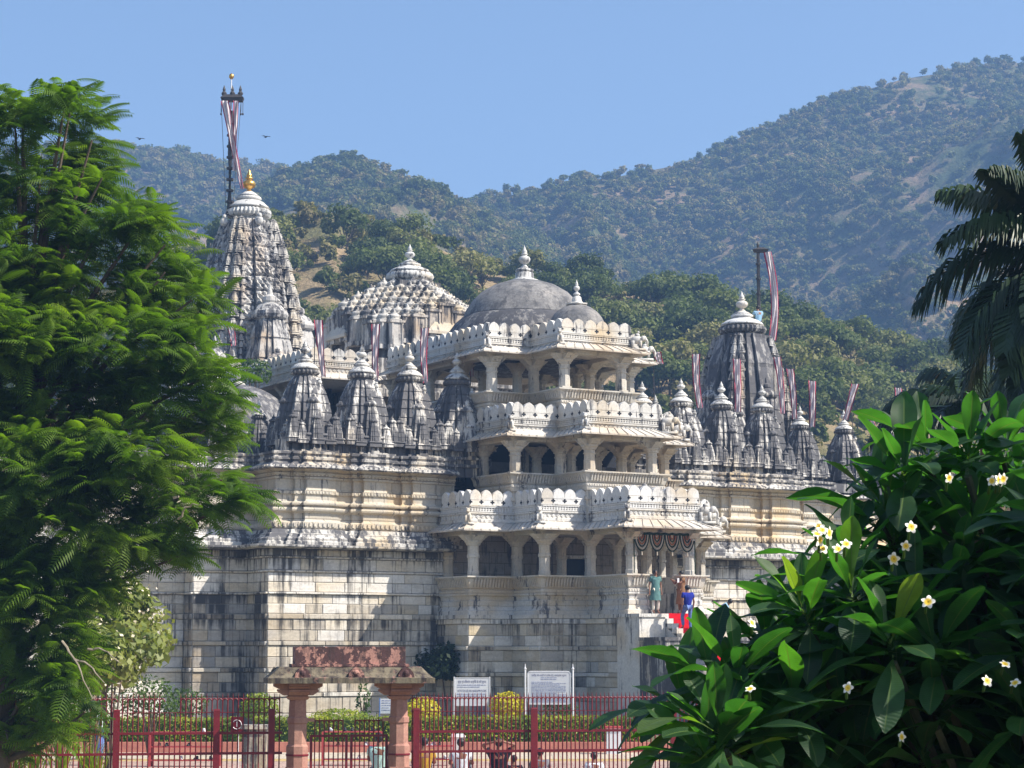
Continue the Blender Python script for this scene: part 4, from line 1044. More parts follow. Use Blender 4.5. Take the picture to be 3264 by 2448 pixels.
while cnt < 300 and tries < 9000:
    tries += 1
    i = rh.uniform(0, g4.shape[0]-1.01); j = (rh.random()**0.75)*(g4.shape[1]-1.01)
    a, c_ = int(i), int(j); p_ = g4[a,c_]*(1-(i-a)) + g4[a+1,c_]*(i-a)
    xp = 512+2184*p_[0]/p_[1]
    bare = mnoise.noise((p_[0]*0.035+9, p_[1]*0.035, 1.7))
    if 280 < xp < 470 and p_[1] > 175: bare += 0.2+0.34*mnoise.noise((p_[0]*0.12, p_[1]*0.09, 5.1))
    if 575 < xp < 640 and p_[1] > 205: bare += 0.22
    if xp > 660: bare -= 0.15
    ypx = 651-2184*(p_[2]-EYE)/p_[1]
    if ypx-30 > interp(SKYL, xp): continue
    if any(((xp-ex)/ew)**2+((ypx-ey)/eh)**2 < 1 and rh.random() < 0.8 for ex, ey, ew, eh in ((318,252,40,34),(455,270,26,20),(612,302,36,14),(640,322,40,10))): continue
    if bare > 0.16: continue
    if any((p_[0]-q[0])**2+(p_[1]-q[1])**2 < 3 for q in spots): continue
    spots.append(p_); kx = rh.randrange(6)
    o = hill_trees[kx] if not used[kx] else copy_tree(hill_trees[kx])
    used[kx] = True
    o.location = (p_[0], p_[1], p_[2]-0.2); o.rotation_euler = (0,0,rh.uniform(0,6.28)); s_ = rh.uniform(0.42,0.98); o.scale = (s_,s_,s_*rh.uniform(0.85,1.1))
    xn = [n_ for lim, n_ in ((205,'left of the great tower'),(310,'behind the great tower'),(400,'between great tower and bell roof'),(470,'behind the bell roof'),(580,'behind the large dome'),(690,'right of the domes'),(790,'behind the corner tower'),(900,'right of the corner tower'),(2000,'near the palm')) if xp < lim][0]
    dn = 'on the skyline' if j > 25 else ('halfway up the slope' if j > 14 else 'low on the slope')
    lab = '%s%s %s, %s' % ('small ' if s_ < 0.6 else ('tall ' if s_ > 0.8 else ''), kinds[kx], dn, xn); tag(o, lab, 'tree', 'near hillside trees: '+lab); cnt += 1
# ---------------------------------------------------------------- foreground trees
MAT['feather'] = foliage('feathery_leaves', [(0.045,0.095,0.014),(0.08,0.15,0.018),(0.12,0.20,0.022),(0.17,0.24,0.03)], 0.5, 0.5, (1.5,1.7,0.4), 0.3, False, 0.9)
def frond_np(n_pairs=13, L=0.55, rnd=None):
    vs_ = []; q = []
    for i in range(n_pairs):
        t = (i+0.7)/n_pairs; x = L*t; z = -0.42*L*t*t; slope = atan2(-0.84*L*t, L)
        ln = L*0.30*(0.55+0.75*sin(pi*min(1, t*0.92+0.12))); w = L*0.058
        for s_ in (-1, 1):
            o = len(vs_)
            d = Vector((0.42, s_*0.9, -0.32)).normalized()
            side = Vector((1, -s_*0.3, 0)).normalized()
            base = Vector((x, 0, z)); tip = base + d*ln; mid = base + d*(ln*0.55) + Vector((0,0,0.012))
            vs_ += [base-side*w*0.3, base+side*w*0.3, mid+side*w*0.55, tip+Vector((0,0,-ln*0.22)), mid-side*w*0.55]
            q += [(o,o+1,o+2,o+4),(o+4,o+2,o+3,o+3)]
    o = len(vs_)
    for i in range(5):
        t = i/4; vs_ += [Vector((L*t,-0.006,-0.42*L*t*t)), Vector((L*t,0.006,-0.42*L*t*t))]
    for i in range(4): q.append((o+2*i, o+2*i+1, o+2*i+3, o+2*i+2))
    return np.array([tuple(v) for v in vs_]), np.array(q)
def rot_np(d, roll):
    d = d.normalized(); up = Vector((0,0,1)); s_ = up.cross(d)
    if s_.length < 1e-3: s_ = Vector((0,1,0))
    s_.normalize(); n_ = d.cross(s_)
    s2 = s_*cos(roll)+n_*sin(roll); n2 = n_*cos(roll)-s_*sin(roll)
    return np.array([tuple(d), tuple(s2), tuple(n2)])
FT = [frond_np(11, 0.55), frond_np(10, 0.48), frond_np(12, 0.62)]
FT = [(v, np.array([r for r in q if r[2] != r[3]]), np.array([r[:3] for r in q if r[2] == r[3]])) for v, q in FT]
def scatter_fronds(name, spots, mat_, rnd, parent):
    V, Q, T = [], [], []; n = 0
    for (pos, d, sc, roll) in spots:
        v, q, t = FT[rnd.randrange(3)]
        w = (v*sc) @ rot_np(d, roll) + np.array(tuple(pos))
        V.append(w); Q.append(q+n); T.append(t+n); n += len(v)
    V = np.concatenate(V); Q = np.concatenate(Q); T = np.concatenate(T)
    me = bpy.data.meshes.new(name); me.vertices.add(len(V)); me.vertices.foreach_set('co', V.astype(np.float32).ravel())
    nl = Q.size+T.size; me.loops.add(nl); me.loops.foreach_set('vertex_index', np.concatenate([Q.ravel(), T.ravel()]).astype(np.int32))
    me.polygons.add(len(Q)+len(T)); ls = np.concatenate([np.arange(len(Q))*4, Q.size+np.arange(len(T))*3]); me.polygons.foreach_set('loop_start', ls.astype(np.int32))
    me.materials.append(mat_); me.update(calc_edges=True); me.validate()
    return inst(name, me, parent)
TD = 34.0
tree_c = px(40, 420, TD)
troot = empty('feathery_tree', (tree_c.x-0.8, TD+0.6, 0)); tag(troot, 'large bright green feathery leaved tree filling the left edge', 'tree')
TL = [(66,98,30,26),(22,108,34,28),(70,112,48,26),(15,125,45,30),(92,140,30,42),(40,180,70,40),(102,178,30,30),(20,240,75,45),(105,218,62,34),(145,218,36,22),(165,245,30,22),(80,285,95,42),(165,272,48,32),(192,300,36,28),(20,330,80,50),(120,340,85,42),(190,345,34,34),
      (60,400,95,50),(165,395,62,40),(215,372,26,20),(30,470,95,55),(120,455,80,42),(205,430,46,34),(228,400,20,16),(75,530,105,48),(185,500,52,30),(238,500,34,24),(222,480,30,16),(150,545,40,22),(25,590,70,50),(78,588,46,34),(182,555,18,22),(45,645,62,40),(22,700,50,34),(80,668,26,26),(85,712,16,22),(8,740,40,30),(50,730,34,22),(60,690,36,26),(-30,300,60,140),(-30,550,60,140)]
rl = random.Random(31); spots = []; tips = []
cen = px(40, 400, TD)
for (cx, cy, rx, ry) in TL:
    rx = max(9, rx-13); ry = max(8, ry-9); cx -= 2; lobe = px(cx, cy, TD+0.2)
    area = rx*ry; ns = int(area/23)+4
    dz = rl.uniform(-0.8, 0.8)
    for i in range(ns):
        a = rl.uniform(0, 2*pi); r = sqrt(rl.random()); fx, fy = r*cos(a), r*sin(a)
        dep = -sqrt(max(0, 1-r*r))*rx/64.0*1.1*rl.uniform(0.1, 1.1) + rl.uniform(0, 0.9)
        P = px(cx+fx*rx, cy+fy*ry, TD+dep+dz); out = (P-Vector((cen.x, cen.y+0.8, P.z-0.6)))
        out.normalize(); o2 = P-lobe+Vector((0,0,0.12)); o2.normalize(); out = (out*0.45+o2*0.8).normalized(); tips.append((P, out))
        m = rl.randint(4, 5)
        base_az = atan2(out.y, out.x)
        for kf in range(m):
            az = base_az + rl.gauss(0, 0.85) + (rl.uniform(-1.2,1.2) if rl.random() < 0.3 else 0)
            el = rl.gauss(0.02+0.35*out.z, 0.36)
            d = Vector((cos(az)*cos(el), sin(az)*cos(el), sin(el)))
            spots.append((P + Vector((rl.gauss(0,0.09), rl.gauss(0,0.09), rl.gauss(0,0.07))), d, rl.uniform(0.5, 0.88), rl.gauss(0, 0.25)))
for o_ in spots: pass
ti = Vector(troot.location)
cr = scatter_fronds('crown', [(p_-ti, d, s_, r) for p_, d, s_, r in spots], MAT['feather'], rl, troot)
t = MB(); t.tube([(0,0,0),(0.1,0,1.6),(0.25,0.1,3.4),(0.3,0.1,5.6),(0.5,0,8.0),(0.7,0,10.2)], [0.32,0.26,0.22,0.17,0.11,0.05], 10); t.build('trunk', MAT['bark'], troot)
MAT['palebark'] = plain('pale_twig_bark', (0.32,0.27,0.20), 0.8, 0.2, var=0.3)
rb = random.Random(8)
for (cx, cy, rx, ry) in TL[::1]:
    P = px(cx, cy, TD)-ti; z0 = max(1.2, P.z*0.72-0.4); a = Vector((0.15+0.03*z0, 0.05, z0)); m = a.lerp(P, 0.5)+Vector((0,0,rb.uniform(-0.2,0.5)))
    t = MB(); t.tube([a, m, P], [0.07,0.045,0.015], 6); t.build('branch', MAT['bark'], troot)
for (x0,y0,x1,y1) in ((62,642,92,700),(74,660,104,684),(88,650,120,664),(178,520,200,505)):
    P0, P1 = px(x0,y0,TD-1.3)-ti, px(x1,y1,TD-1.6)-ti
    t = MB(); t.tube([P0.lerp(P1, i_/8)+Vector((0.02*sin(i_*1.9),0,0.10*sin(pi*i_/8)+0.015*cos(i_*2.3))) for i_ in range(9)], [0.02-0.0018*i_ for i_ in range(9)], 5); t.build('bare_twig', MAT['palebark'], troot)

# plumeria
k = NT('plumeria_leaf'); oi = k.n('ObjectInfo')
c = k.ramp(oi.outputs['Random'], [(0.0,(0.012,0.042,0.020)),(0.5,(0.022,0.066,0.026)),(0.92,(0.034,0.092,0.026)),(0.98,(0.08,0.11,0.03))])
c = k.mix(1.0, c, k.ramp(k.noise(k.pos(), 16, 4), [(0.3,0.8),(0.7,1.2)]), 'MULTIPLY'); k.done(c, 0.5, 0.45)
wv = k.n('TexWave', wave_type='BANDS', bands_direction='X'); tc = k.n('TexCoord'); k.l(tc.outputs['UV'], wv.inputs['Vector']); wv.inputs['Scale'].default_value = 11.0; wv.inputs['Distortion'].default_value = 0.3
k.bump(wv.outputs['Fac'], 0.18, 0.004)
t = k.n('BsdfTranslucent'); k.l(k.mix(1.0, c, (3.6,4.4,0.8), 'MULTIPLY'), t.inputs['Color']); mx = k.n('MixShader'); mx.inputs[0].default_value = 0.46
k.l(k.b.outputs[0], mx.inputs[1]); k.l(t.outputs[0], mx.inputs[2]); k.l(mx.outputs[0], k.out.inputs['Surface']); MAT['plum'] = k.mat
MAT['rib'] = foliage('leaf_midrib', [(0.07,0.13,0.04),(0.10,0.16,0.05)], 0.4, 0.5)
def leaf_mesh(L, W, droop, fold, seed):
    r = random.Random(seed); n = 10; V = []; F = []; M_ = []; UV = []
    for i in range(n+1):
        t = i/n; w = W*(sin(pi*min(1,t**1.25))**0.72)*(0.35+0.75*t) if 0 < t < 1 else (0.02*W if t == 0 else 0.004)
        x = L*(0.08+0.92*t)*cos(droop*t*0.6); z = L*(0.10*t) - L*droop*0.5*t*t
        wav = 0.006*sin(t*9+seed)
        for j, s_ in enumerate((-1,-0.5,-0.055,0.055,0.5,1)):
            V.append((x, s_*w, z+abs(s_)*w*fold-(s_*s_)*w*0.10+wav*abs(s_)*s_)); UV.append((t, s_))
    for i in range(n):
        for j in range(5): F.append((i*6+j, i*6+j+1, (i+1)*6+j+1, (i+1)*6+j)); M_.append(1 if j == 2 else 0)
    b = len(V)
    V += [(0,-0.004,0),(0,0.004,0)]; F.append((b, b+1, 3, 2)); M_.append(1)
    return np.array(V), np.array(F), M_
LV = [leaf_mesh(0.32,0.053,0.5,0.30,1), leaf_mesh(0.28,0.048,0.25,0.36,2), leaf_mesh(0.345,0.056,0.75,0.22,3), leaf_mesh(0.22,0.036,0.1,0.5,4)]
LM = [np_mesh('leaf', v, f, [MAT['plum'], MAT['rib']], m, True) for v, f, m in LV]
for me, (v, f, m) in zip(LM, LV):
    uv = me.uv_layers.new(name='UVMap'); li = np.zeros(len(me.loops), dtype=np.int32); me.loops.foreach_get('vertex_index', li)
    mxx = v[:,0].max(); co = np.stack([v[li,0]/mxx, np.abs(v[li,1])*6], 1); uv.data.foreach_set('uv', co.astype(np.float32).ravel())
POLY = [(712,800),(712,765),(730,725),(760,690),(795,665),(825,620),(856,590),(878,560),(902,532),(925,515),(950,505),(1000,490),(1040,490),(1100,545),(1240,680),(1240,860),(690,860)]
def inside(x, y, poly):
    c_ = False; j = len(poly)-1
    for i in range(len(poly)):
        (xi, yi), (xj, yj) = poly[i], poly[j]
        if (yi > y) != (yj > y) and x < (xj-xi)*(y-yi)/(yj-yi)+xi: c_ = not c_
        j = i
    return c_
proot = empty('plumeria_tree', (2.6, 8.6, 0)); tag(proot, 'dark glossy plumeria tree with long leaves and white blossoms filling the right corner', 'tree')
pi_ = Vector(proot.location); rp2 = random.Random(14); whorls = []
yy = 400
while yy < 880:
    xx = 640 + rp2.uniform(-15, 15)
    while xx < 1250:
        X, Y = xx+rp2.uniform(-22,22), yy+rp2.uniform(-18,18)
        if inside(X, Y, POLY):
            D = 7.3+rp2.uniform(-0.7,0.7); whorls.append((X, Y, D, True))
            for _q in range(2): whorls.append((X+rp2.uniform(-30,30)+14, Y+rp2.uniform(-10,34)+14, D+rp2.uniform(0.4,1.3), False))
        xx += 40
    yy += 34
whorls += [(690,722,7.0,True),(712,695,6.9,True),(772,655,7.1,True),(740,690,6.8,True),(850,575,7.2,True),(885,520,7.5,True),(906,486,7.4,True),(930,462,7.6,True),(968,470,7.3,True),(1005,458,7.5,True),(725,745,6.6,True),(810,625,6.9,True)]
leaves = []
for wi, (X, Y, D, front) in enumerate(whorls):
    P = px(X, Y, D)
    lean = Vector((X-1000, 0, -(Y-640)))*0.0016; edge = min(1.0, max(0, (900-X)/220))
    axis = (Vector((0,0,1)) + Vector((lean.x, -0.35, lean.z*0.4)) + Vector((rp2.gauss(0,0.2), rp2.gauss(0,0.2), 0))).normalized()
    n = rp2.randint(13, 17); a0 = rp2.uniform(0, 6.28); e1 = axis.orthogonal().normalized(); e2 = axis.cross(e1)
    for i in range(n):
        az = a0 + i*2.4; t = i/(n-1)
        el = radians(62)*(1-t)**1.1 - radians(22)*t + rp2.gauss(0, 0.12)
        d = (e1*cos(az)+e2*sin(az))*cos(el) + axis*sin(el)
        kind = 3 if t < 0.2 else rp2.choice((0,1,2,0))
        leaves.append((P+axis*(0.05*(1-t)), d, kind, rp2.uniform(0.85,1.18), rp2.gauss(0,0.25), front, X, Y, D))
front_l = [l for l in leaves if l[5] and 600 < l[6] < 1040 and l[7] < 790]
front_l.sort(key=lambda l: l[8])
parts = front_l[:300]; pset = set(id(l) for l in parts)
V, Q, Mi, n = [], [], [], 0
for l in leaves:
    P, d, kind, s_, roll = l[:5]; R_ = rot_np(d, roll)
    if id(l) in pset:
        o = inst('leaf', LM[kind], proot)
        m = Matrix([[R_[0][0]*s_, R_[1][0]*s_, R_[2][0]*s_, P.x-pi_.x],[R_[0][1]*s_, R_[1][1]*s_, R_[2][1]*s_, P.y-pi_.y],[R_[0][2]*s_, R_[1][2]*s_, R_[2][2]*s_, P.z-pi_.z],[0,0,0,1]])
        o.matrix_local = m
    else:
        v, f, mm = LV[kind]; V.append((v*s_) @ R_ + np.array(tuple(P-pi_))); Q.append(f+n); Mi += mm; n += len(v)
o = inst('inner_leaves', np_mesh('inner_leaves', np.concatenate(V), np.concatenate(Q), [MAT['plum'], MAT['rib']], Mi, True), proot); o['kind'] = 'stuff'
MAT['plumbark'] = plain('plumeria_bark', (0.07,0.075,0.05), 0.8, 0.2, var=0.4, scale=12)
b = MB(); b.tube([(0,0,0),(0.02,-0.05,0.7),(0.0,-0.1,1.2)], [0.13,0.11,0.10], 9); b.build('trunk', MAT['plumbark'], proot)
for wi, (X, Y, D, front) in enumerate(whorls):
    P = px(X, Y, D)-pi_
    if P.z < 0.9: continue
    f = Vector((P.x*0.25, P.y*0.25-0.05, 1.1+0.1*(wi % 3)))
    b = MB(); b.tube([f*0.98, f.lerp(P,0.5)+Vector((0,0.12,-0.10)), P+Vector((0,0,-0.02))], [0.026,0.020,0.013], 6); b.build('branch', MAT['plumbark'], proot)
# blossoms
k = NT('plumeria_petal'); tc = k.n('TexCoord'); ln = k.n('VectorMath', operation='LENGTH'); k.l(tc.outputs['Object'], ln.inputs[0])
MAT['petal'] = k.done(k.ramp(ln.outputs['Value'], [(0.008,(0.85,0.50,0.02)),(0.020,(0.86,0.62,0.10)),(0.030,(0.82,0.80,0.70)),(0.05,(0.84,0.83,0.78))]), 0.5, 0.3)
V, F = [], []
for q in range(5):
    a = q*2*pi/5
    for i in range(5):
        t = i/4; r = 0.004+0.042*t; w = 0.017*sin(pi*min(1,0.12+0.80*t))**0.8
        for s_ in (-1,0,1):
            x, y, z = r, s_*w+0.006*t, 0.014*t-0.012*t*t*1.2+(0.004*s_*t)
            V.append((x*cos(a)-y*sin(a), x*sin(a)+y*cos(a), z))
    o = q*15
    for i in range(4):
        for j in range(2): F.append((o+i*3+j, o+i*3+j+1, o+(i+1)*3+j+1, o+(i+1)*3+j))
BLO = np_mesh('blossom', np.array(V), np.array(F), [MAT['petal']], None, True)
rbl = random.Random(4)
for (X, Y, D) in ((846,544,6.3),(838,549,6.35),(820,540,6.3),(817,534,6.32),(822,530,6.33),(829,533,6.3),(819,527,6.35),(894,559,6.5),(911,527,6.4),(906,546,6.45),(928,602,6.5),(949,478,6.6),(999,480,6.5),(1003,479,6.45),(992,481,6.5),(750,689,6.1),(752,623,6.6),(848,688,6.2),(987,681,6.3),(1005,664,6.4),(1015,683,6.45),(902,737,6.3),(822,548,6.4)):
    P = px(X, Y, D)-pi_; o = inst('blossom', BLO, proot)
    n_ = Vector((rbl.gauss(0,0.6), -0.8, rbl.gauss(0.35,0.5))).normalized(); o.matrix_local = Matrix.Translation(P) @ n_.to_track_quat('Z','Y').to_matrix().to_4x4() @ Matrix.Scale(rbl.uniform(0.34,0.48), 4)
    b = MB(); b.tube([P+Vector((0,0.004,0)), P+Vector((0.0,0.03,-0.005)), P+Vector((0.01,0.10,-0.03))], [0.003,0.004,0.005], 5); b.build('flower_stalk', MAT['rib'], proot)

# palms
MAT['palm'] = foliage('palm_leaflets', [(0.014,0.030,0.014),(0.024,0.050,0.018),(0.04,0.075,0.022)], 0.2, 0.4, (1.4,1.6,0.5), 0.4, True, 0.8)
def palm(label, P, H, L, fronds, seed, group=None):
    root = empty('palm_tree', (P.x, P.y, 0)); tag(root, label, 'palm'); r = random.Random(seed)
    t = MB(); t.tube([(0,0,0),(0.03,0,H*0.5),(0,0,H-0.3)], [0.24,0.21,0.17], 10); t.lathe([(0.20,H-1.2),(0.16,H-0.2),(0.08,H)], 10); t.build('trunk', MAT['bark'], root)
    for (az, el, dr, ls) in fronds:
        n = 60; V = []; F = []; pts = []
        d = Vector((cos(az)*cos(el), sin(az)*cos(el), sin(el))); p_ = Vector((0,0,H-0.05)); pts.append(p_.copy())
        for i in range(n):
            d = (d + Vector((0,0,-dr/n*(0.6+1.2*i/n)))).normalized(); p_ = p_ + d*(L*ls/n); pts.append(p_.copy())
        b = MB(); b.tube(pts[::5]+[pts[-1]], [0.035-0.0028*i for i in range(len(pts[::5])+1)], 5)
        for i in range(4, n+1):
            t_ = i/n; c_ = pts[i]; dd = (pts[i]-pts[i-1]).normalized(); sd = dd.cross(Vector((0,0,1)))
            if sd.length < 0.05: sd = Vector((1,0,0))
            sd.normalize(); up = sd.cross(dd)
            ll = 0.72*ls*(sin(pi*min(1,0.15+0.80*t_))**0.6)
            for s_ in (-1,1):
                for rep in (0,1):
                    dirv = (sd*s_*0.75 + dd*0.55 + up*r.uniform(-0.15,0.35)).normalized()
                    m = c_ + dirv*(ll*0.55)+Vector((0,0,-0.06*ll)); e = c_ + dirv*(ll*0.92*r.uniform(0.85,1.1)) + Vector((0,0,-0.60*ll)); w = dd*0.021
                    b.add([tuple(c_-w),tuple(c_+w),tuple(m+w*1.2),tuple(e),tuple(m-w*1.2)], [(0,1,2,4),(4,2,3)])
        b.build('frond', MAT['palm'], root)
    return root
PP = px(1090, 268, 27)
palm('tall palm with drooping dark fronds at the right edge', PP, PP.z, 2.4,
     [(pi-0.2,0.55,1.5,1.0),(pi+0.25,0.15,1.6,0.95),(pi-0.5,-0.1,1.5,0.95),(pi+0.5,0.95,0.9,0.85),(pi/2+0.9,1.1,0.7,0.8),(-2.2,0.3,1.8,0.95),(-1.9,-0.35,1.3,0.9),(-2.6,-0.5,1.2,0.9),(0.3,0.5,1.6,1.0),(1.2,0.4,1.6,1.0),(-0.5,0.6,1.6,1.0),(2.3,0.35,1.5,1.0),(-1.2,0.1,1.6,0.95),(pi+0.05,-0.55,1.0,0.85),(2.7,1.25,0.5,0.75),(-2.9,0.75,1.3,0.9),(pi+0.35,1.2,0.6,0.8),(pi-0.15,0.9,0.9,0.9),(-2.5,0.0,1.4,0.9),(pi+0.6,-0.2,1.4,0.9)], 3)
P2 = px(990, 405, 36)
palm('lower palm crown just above the plumeria top', P2, P2.z, 2.6, [(pi,0.35,1.3,0.85),(pi-0.6,0.6,1.3,0.8),(pi+0.6,0.2,1.3,0.8),(2.0,0.8,1.0,0.8),(-2.0,0.6,1.2,0.8),(0,0.5,1.3,0.9),(-0.9,0.5,1.3,0.9),(1.0,0.6,1.2,0.9),(-1.5,0.1,1.2,0.8)], 5)

# unseen tree added out of frame, its crowns shaped to shade the plumeria
sroot = empty('added_shade_tree', (6.3, 5.6, 0)); tag(sroot, 'unseen leafy tree added right of view to shade the plumeria', 'tree')
v_, q_ = crown_np(random.Random(61), 1.75, 1.35, 2300, 0.24, 12); v_[:,2] += 5.95; v_[:,0] -= 0.25; v_[:,1] += 0.4
inst('crown', np_mesh('crown', v_, q_, [MAT['near_leaf']]), sroot)
v_, q_ = crown_np(random.Random(62), 0.95, 0.7, 900, 0.22, 8); v_[:,2] += 6.0; v_[:,0] -= 1.4; v_[:,1] += 0.5
inst('crown', np_mesh('crown', v_, q_, [MAT['near_leaf']]), sroot)
b = MB(); b.tube([(0,0,0),(0.05,0.1,3.0),(-0.1,0.2,6.0),(-0.2,0.3,7.6)], [0.2,0.17,0.12,0.05], 8); b.build('trunk', MAT['bark'], sroot)
# ---------------------------------------------------------------- red fence and sandstone gateway
MAT['redpaint'] = plain('dark_red_paint', (0.17,0.013,0.022), 0.45, 0.4, var=0.3, scale=6)
MAT['redwall'] = plain('faded_red_paint', (0.42,0.07,0.07), 0.7, 0.3, var=0.25, scale=5)
FA = radians(11.0); F0 = px(349, 700, 40.0); F0.z = 0
def fence_section(label, s0, s1, pitch, posts, gaps=(), group=None):
    root = empty('fence', (F0.x+cos(FA)*s0, F0.y+sin(FA)*s0, 0), FA); tag(root, label, 'fence'); L = s1-s0
    m = MB(); m.tube([(0,0,0.02),(0,0,2.02),(0,0,2.10),(0,0,2.17)], [0.0135,0.0135,0.010,0.002], 6); bar = m.mesh('bar'); bar.materials.append(MAT['redpaint'])
    m = MB(); m.tube([(0,0,0.02),(0,0,1.82)], 0.0135, 6); short = m.mesh('bar'); short.materials.append(MAT['redpaint'])
    m = MB(); m.tube([(pitch*(0.5-0.5*cos(pi*i/6)), 0, 2.02+0.055*sin(pi*i/6)) for i in range(7)], 0.0125, 5); arch = m.mesh('hoop'); arch.materials.append(MAT['redpaint'])
    n = int(L/pitch)
    for i in range(n+1):
        x = i*pitch; gone = any(a <= x <= b_ for a, b_ in gaps)
        inst('bar', short if gone else bar, root, (x,0,0))
        if not gone and i < n: inst('hoop', arch, root, (x,0,0))
    for z, h in ((1.82,0.012),(1.44,0.045),(1.08,0.045),(0.72,0.045),(0.2,0.045)):
        b = MB(); b.box(-0.02,L+0.02,-0.021,0.021,z,z+h); b.build('rail', MAT['redpaint'], root)
    for x in posts:
        b = MB(); b.box(x-0.058,x+0.058,-0.08,0.0-0.022,0,1.86); b.frus((x,-0.05),(0.062,0.033),(0.05,0.024),1.86,1.89); b.build('post', MAT['redpaint'], root)
    return root
fence_section('dark red hooped iron fence left of the gateway, bars bent in places', -8.6, -1.22, 0.093, (2.6,4.46,6.22,7.2) , ((3.78,3.98),(4.4,4.55),(5.3,5.5)))
fence_section('dark red hooped iron fence right of the gateway, running behind the plumeria', 1.16, 12.0, 0.080, (0.07,2.25,4.9,7.2,9.5))
for sgn, side in ((-1,'left'),(1,'right')):
    root = empty('gate_leaf', (F0.x+cos(FA)*(0.0 if sgn<0 else 0.01)+0, F0.y, 0), FA); tag(root, 'low dark red iron gate leaf, %s half of the gateway' % side, 'gate')
    x0, x1 = (-0.70,-0.02) if sgn < 0 else (0.02,0.70)
    for x in (x0+0.02, x1-0.02):
        b = MB(); b.box(x-0.022,x+0.022,-0.022,0.022,0.08,1.42); b.build('stile', MAT['redpaint'], root)
    for z in (0.10,0.74,1.38):
        b = MB(); b.box(x0+0.04,x1-0.04,-0.018,0.018,z,z+0.04); b.build('rail', MAT['redpaint'], root)
    m = MB(); m.tube([(0,0,0.12),(0,0,1.66),(0,0,1.74)],[0.0125,0.0125,0.002],6); bar = m.mesh('bar'); bar.materials.append(MAT['redpaint'])
    m = MB(); m.tube([(0.085*(0.5-0.5*cos(pi*i/6)),0,1.63+0.05*sin(pi*i/6)) for i in range(7)],0.0115,5); arch = m.mesh('hoop'); arch.materials.append(MAT['redpaint'])
    for i in range(7):
        inst('bar', bar, root, (x0+0.085+i*0.085,0,0))
        if i < 6: inst('hoop', arch, root, (x0+0.085+i*0.085,0,0))
# sandstone gateway
k = NT('pink_sandstone'); p = k.pos()
c = k.mix(k.ramp(k.noise(p, 2.2, 6, 0.65), [(0.4,0),(0.6,1)]), (0.47,0.26,0.20), (0.40,0.20,0.16))
c = k.mix(1.0, c, k.ramp(k.noise(p, 20, 6, 0.7), [(0.3,0.78),(0.7,1.12)]), 'MULTIPLY'); k.bump(k.noise(p, 40, 5), 0.3, 0.01); MAT['sand'] = k.done(c, 0.8, 0.2)
k = NT('lichen_covered_sandstone'); p = k.pos()
c = k.mix(k.ramp(k.noise(p, 4.2, 7, 0.66), [(0.50,0),(0.53,1)]), (0.11,0.06,0.06), (0.50,0.27,0.22))
c = k.mix(k.ramp(k.noise(k.pos((6,6,1.2)), 1.5, 6, 0.7), [(0.50,0),(0.62,0.7)]), c, (0.06,0.045,0.045))
c = k.mix(1.0, c, k.ramp(k.noise(p, 24, 6, 0.7), [(0.3,0.7),(0.7,1.2)]), 'MULTIPLY'); k.bump(k.noise(p, 30, 6), 0.5, 0.015); MAT['sand_lichen'] = k.done(c, 0.85, 0.2)
k = NT('blackened_roof_stone'); p = k.pos()
c = k.mix(k.ramp(k.noise(k.pos((5,5,1)), 1.2, 6, 0.7), [(0.42,0),(0.60,1)]), (0.20,0.17,0.12), (0.045,0.035,0.035))
c = k.mix(k.ramp(k.noise(p, 5, 6, 0.7), [(0.58,0),(0.66,0.8)]), c, (0.33,0.18,0.15)); k.bump(k.noise(p, 30, 6), 0.5, 0.015); MAT['sand_black'] = k.done(c, 0.85, 0.2)
gw = empty('sandstone_gateway', (F0.x, F0.y-0.1, 0), FA); tag(gw, 'pink sandstone gateway with two columns and blackened curved lintel roof', 'gateway')
for sx in (-0.92, 0.92):
    b = MB(); b.frus((0,0),(0.20,0.20),(0.19,0.19),0,0.85); b.lathe([(0.20,0.85),(0.205,1.22),(0.175,1.26),(0.172,1.62),(0.19,1.64),(0.19,1.73),(0.165,1.75),(0.155,2.06)], 8, ph=pi/8)
    col = b.build('column', MAT['sand'], gw, loc=(sx,0,0))
    b = MB(); b.frus((0,0),(0.16,0.16),(0.21,0.21),2.05,2.11); b.frus((0,0),(0.17,0.17),(0.17,0.17),2.11,2.16)
    for (w0, w1, z0, z1) in ((0.26,0.36,2.13,2.20),(0.36,0.36,2.20,2.235),(0.33,0.43,2.24,2.29),(0.43,0.43,2.29,2.34)): b.frus((0,0),(w0,0.19),(w1,0.19),z0,z1); b.frus((0,0),(0.187,w0*0.8),(0.187,w1*0.8),z0+0.002,z1-0.002)
    b.build('capital', MAT['sand'], col)
    b = MB(); b.box(0.15,0.30,-0.05,0.05,1.66,1.72) if sx < 0 else b.box(-0.30,-0.15,-0.05,0.05,1.66,1.72); b.build('bracket', MAT['sand'], col)
    b = MB(); b.lathe([(0.215,1.055),(0.215,1.085)], 8, ph=pi/8); b.build('red_band', MAT['redpaint'], col)
prof = [(-0.52,2.345),(-0.52,2.44),(-0.44,2.47),(-0.36,2.53),(-0.30,2.62),(-0.26,2.64),(0.26,2.64),(0.30,2.62),(0.36,2.53),(0.44,2.47),(0.52,2.44),(0.52,2.345)]
b = MB(); n = len(prof)
rows = [(-1.60,1.0,0),(-1.36,1.0,0),(-1.36,1.0,1),(1.36,1.0,1),(1.40,1.0,1),(1.60,1.0,0)]
vs_ = []
for (x, s_, full) in ((-1.50,1,0),(-1.28,1,1),(1.28,1,1),(1.50,1,0)):
    for (y, z) in prof:
        zz = z if full else min(z, 2.44); vs_.append((x, y, zz))
fs_ = [(i*n+j, (i+1)*n+j, (i+1)*n+(j+1)%n, i*n+(j+1)%n) for i in range(3) for j in range(n)] + [tuple(range(n)), tuple(3*n+j for j in range(n))[::-1]]
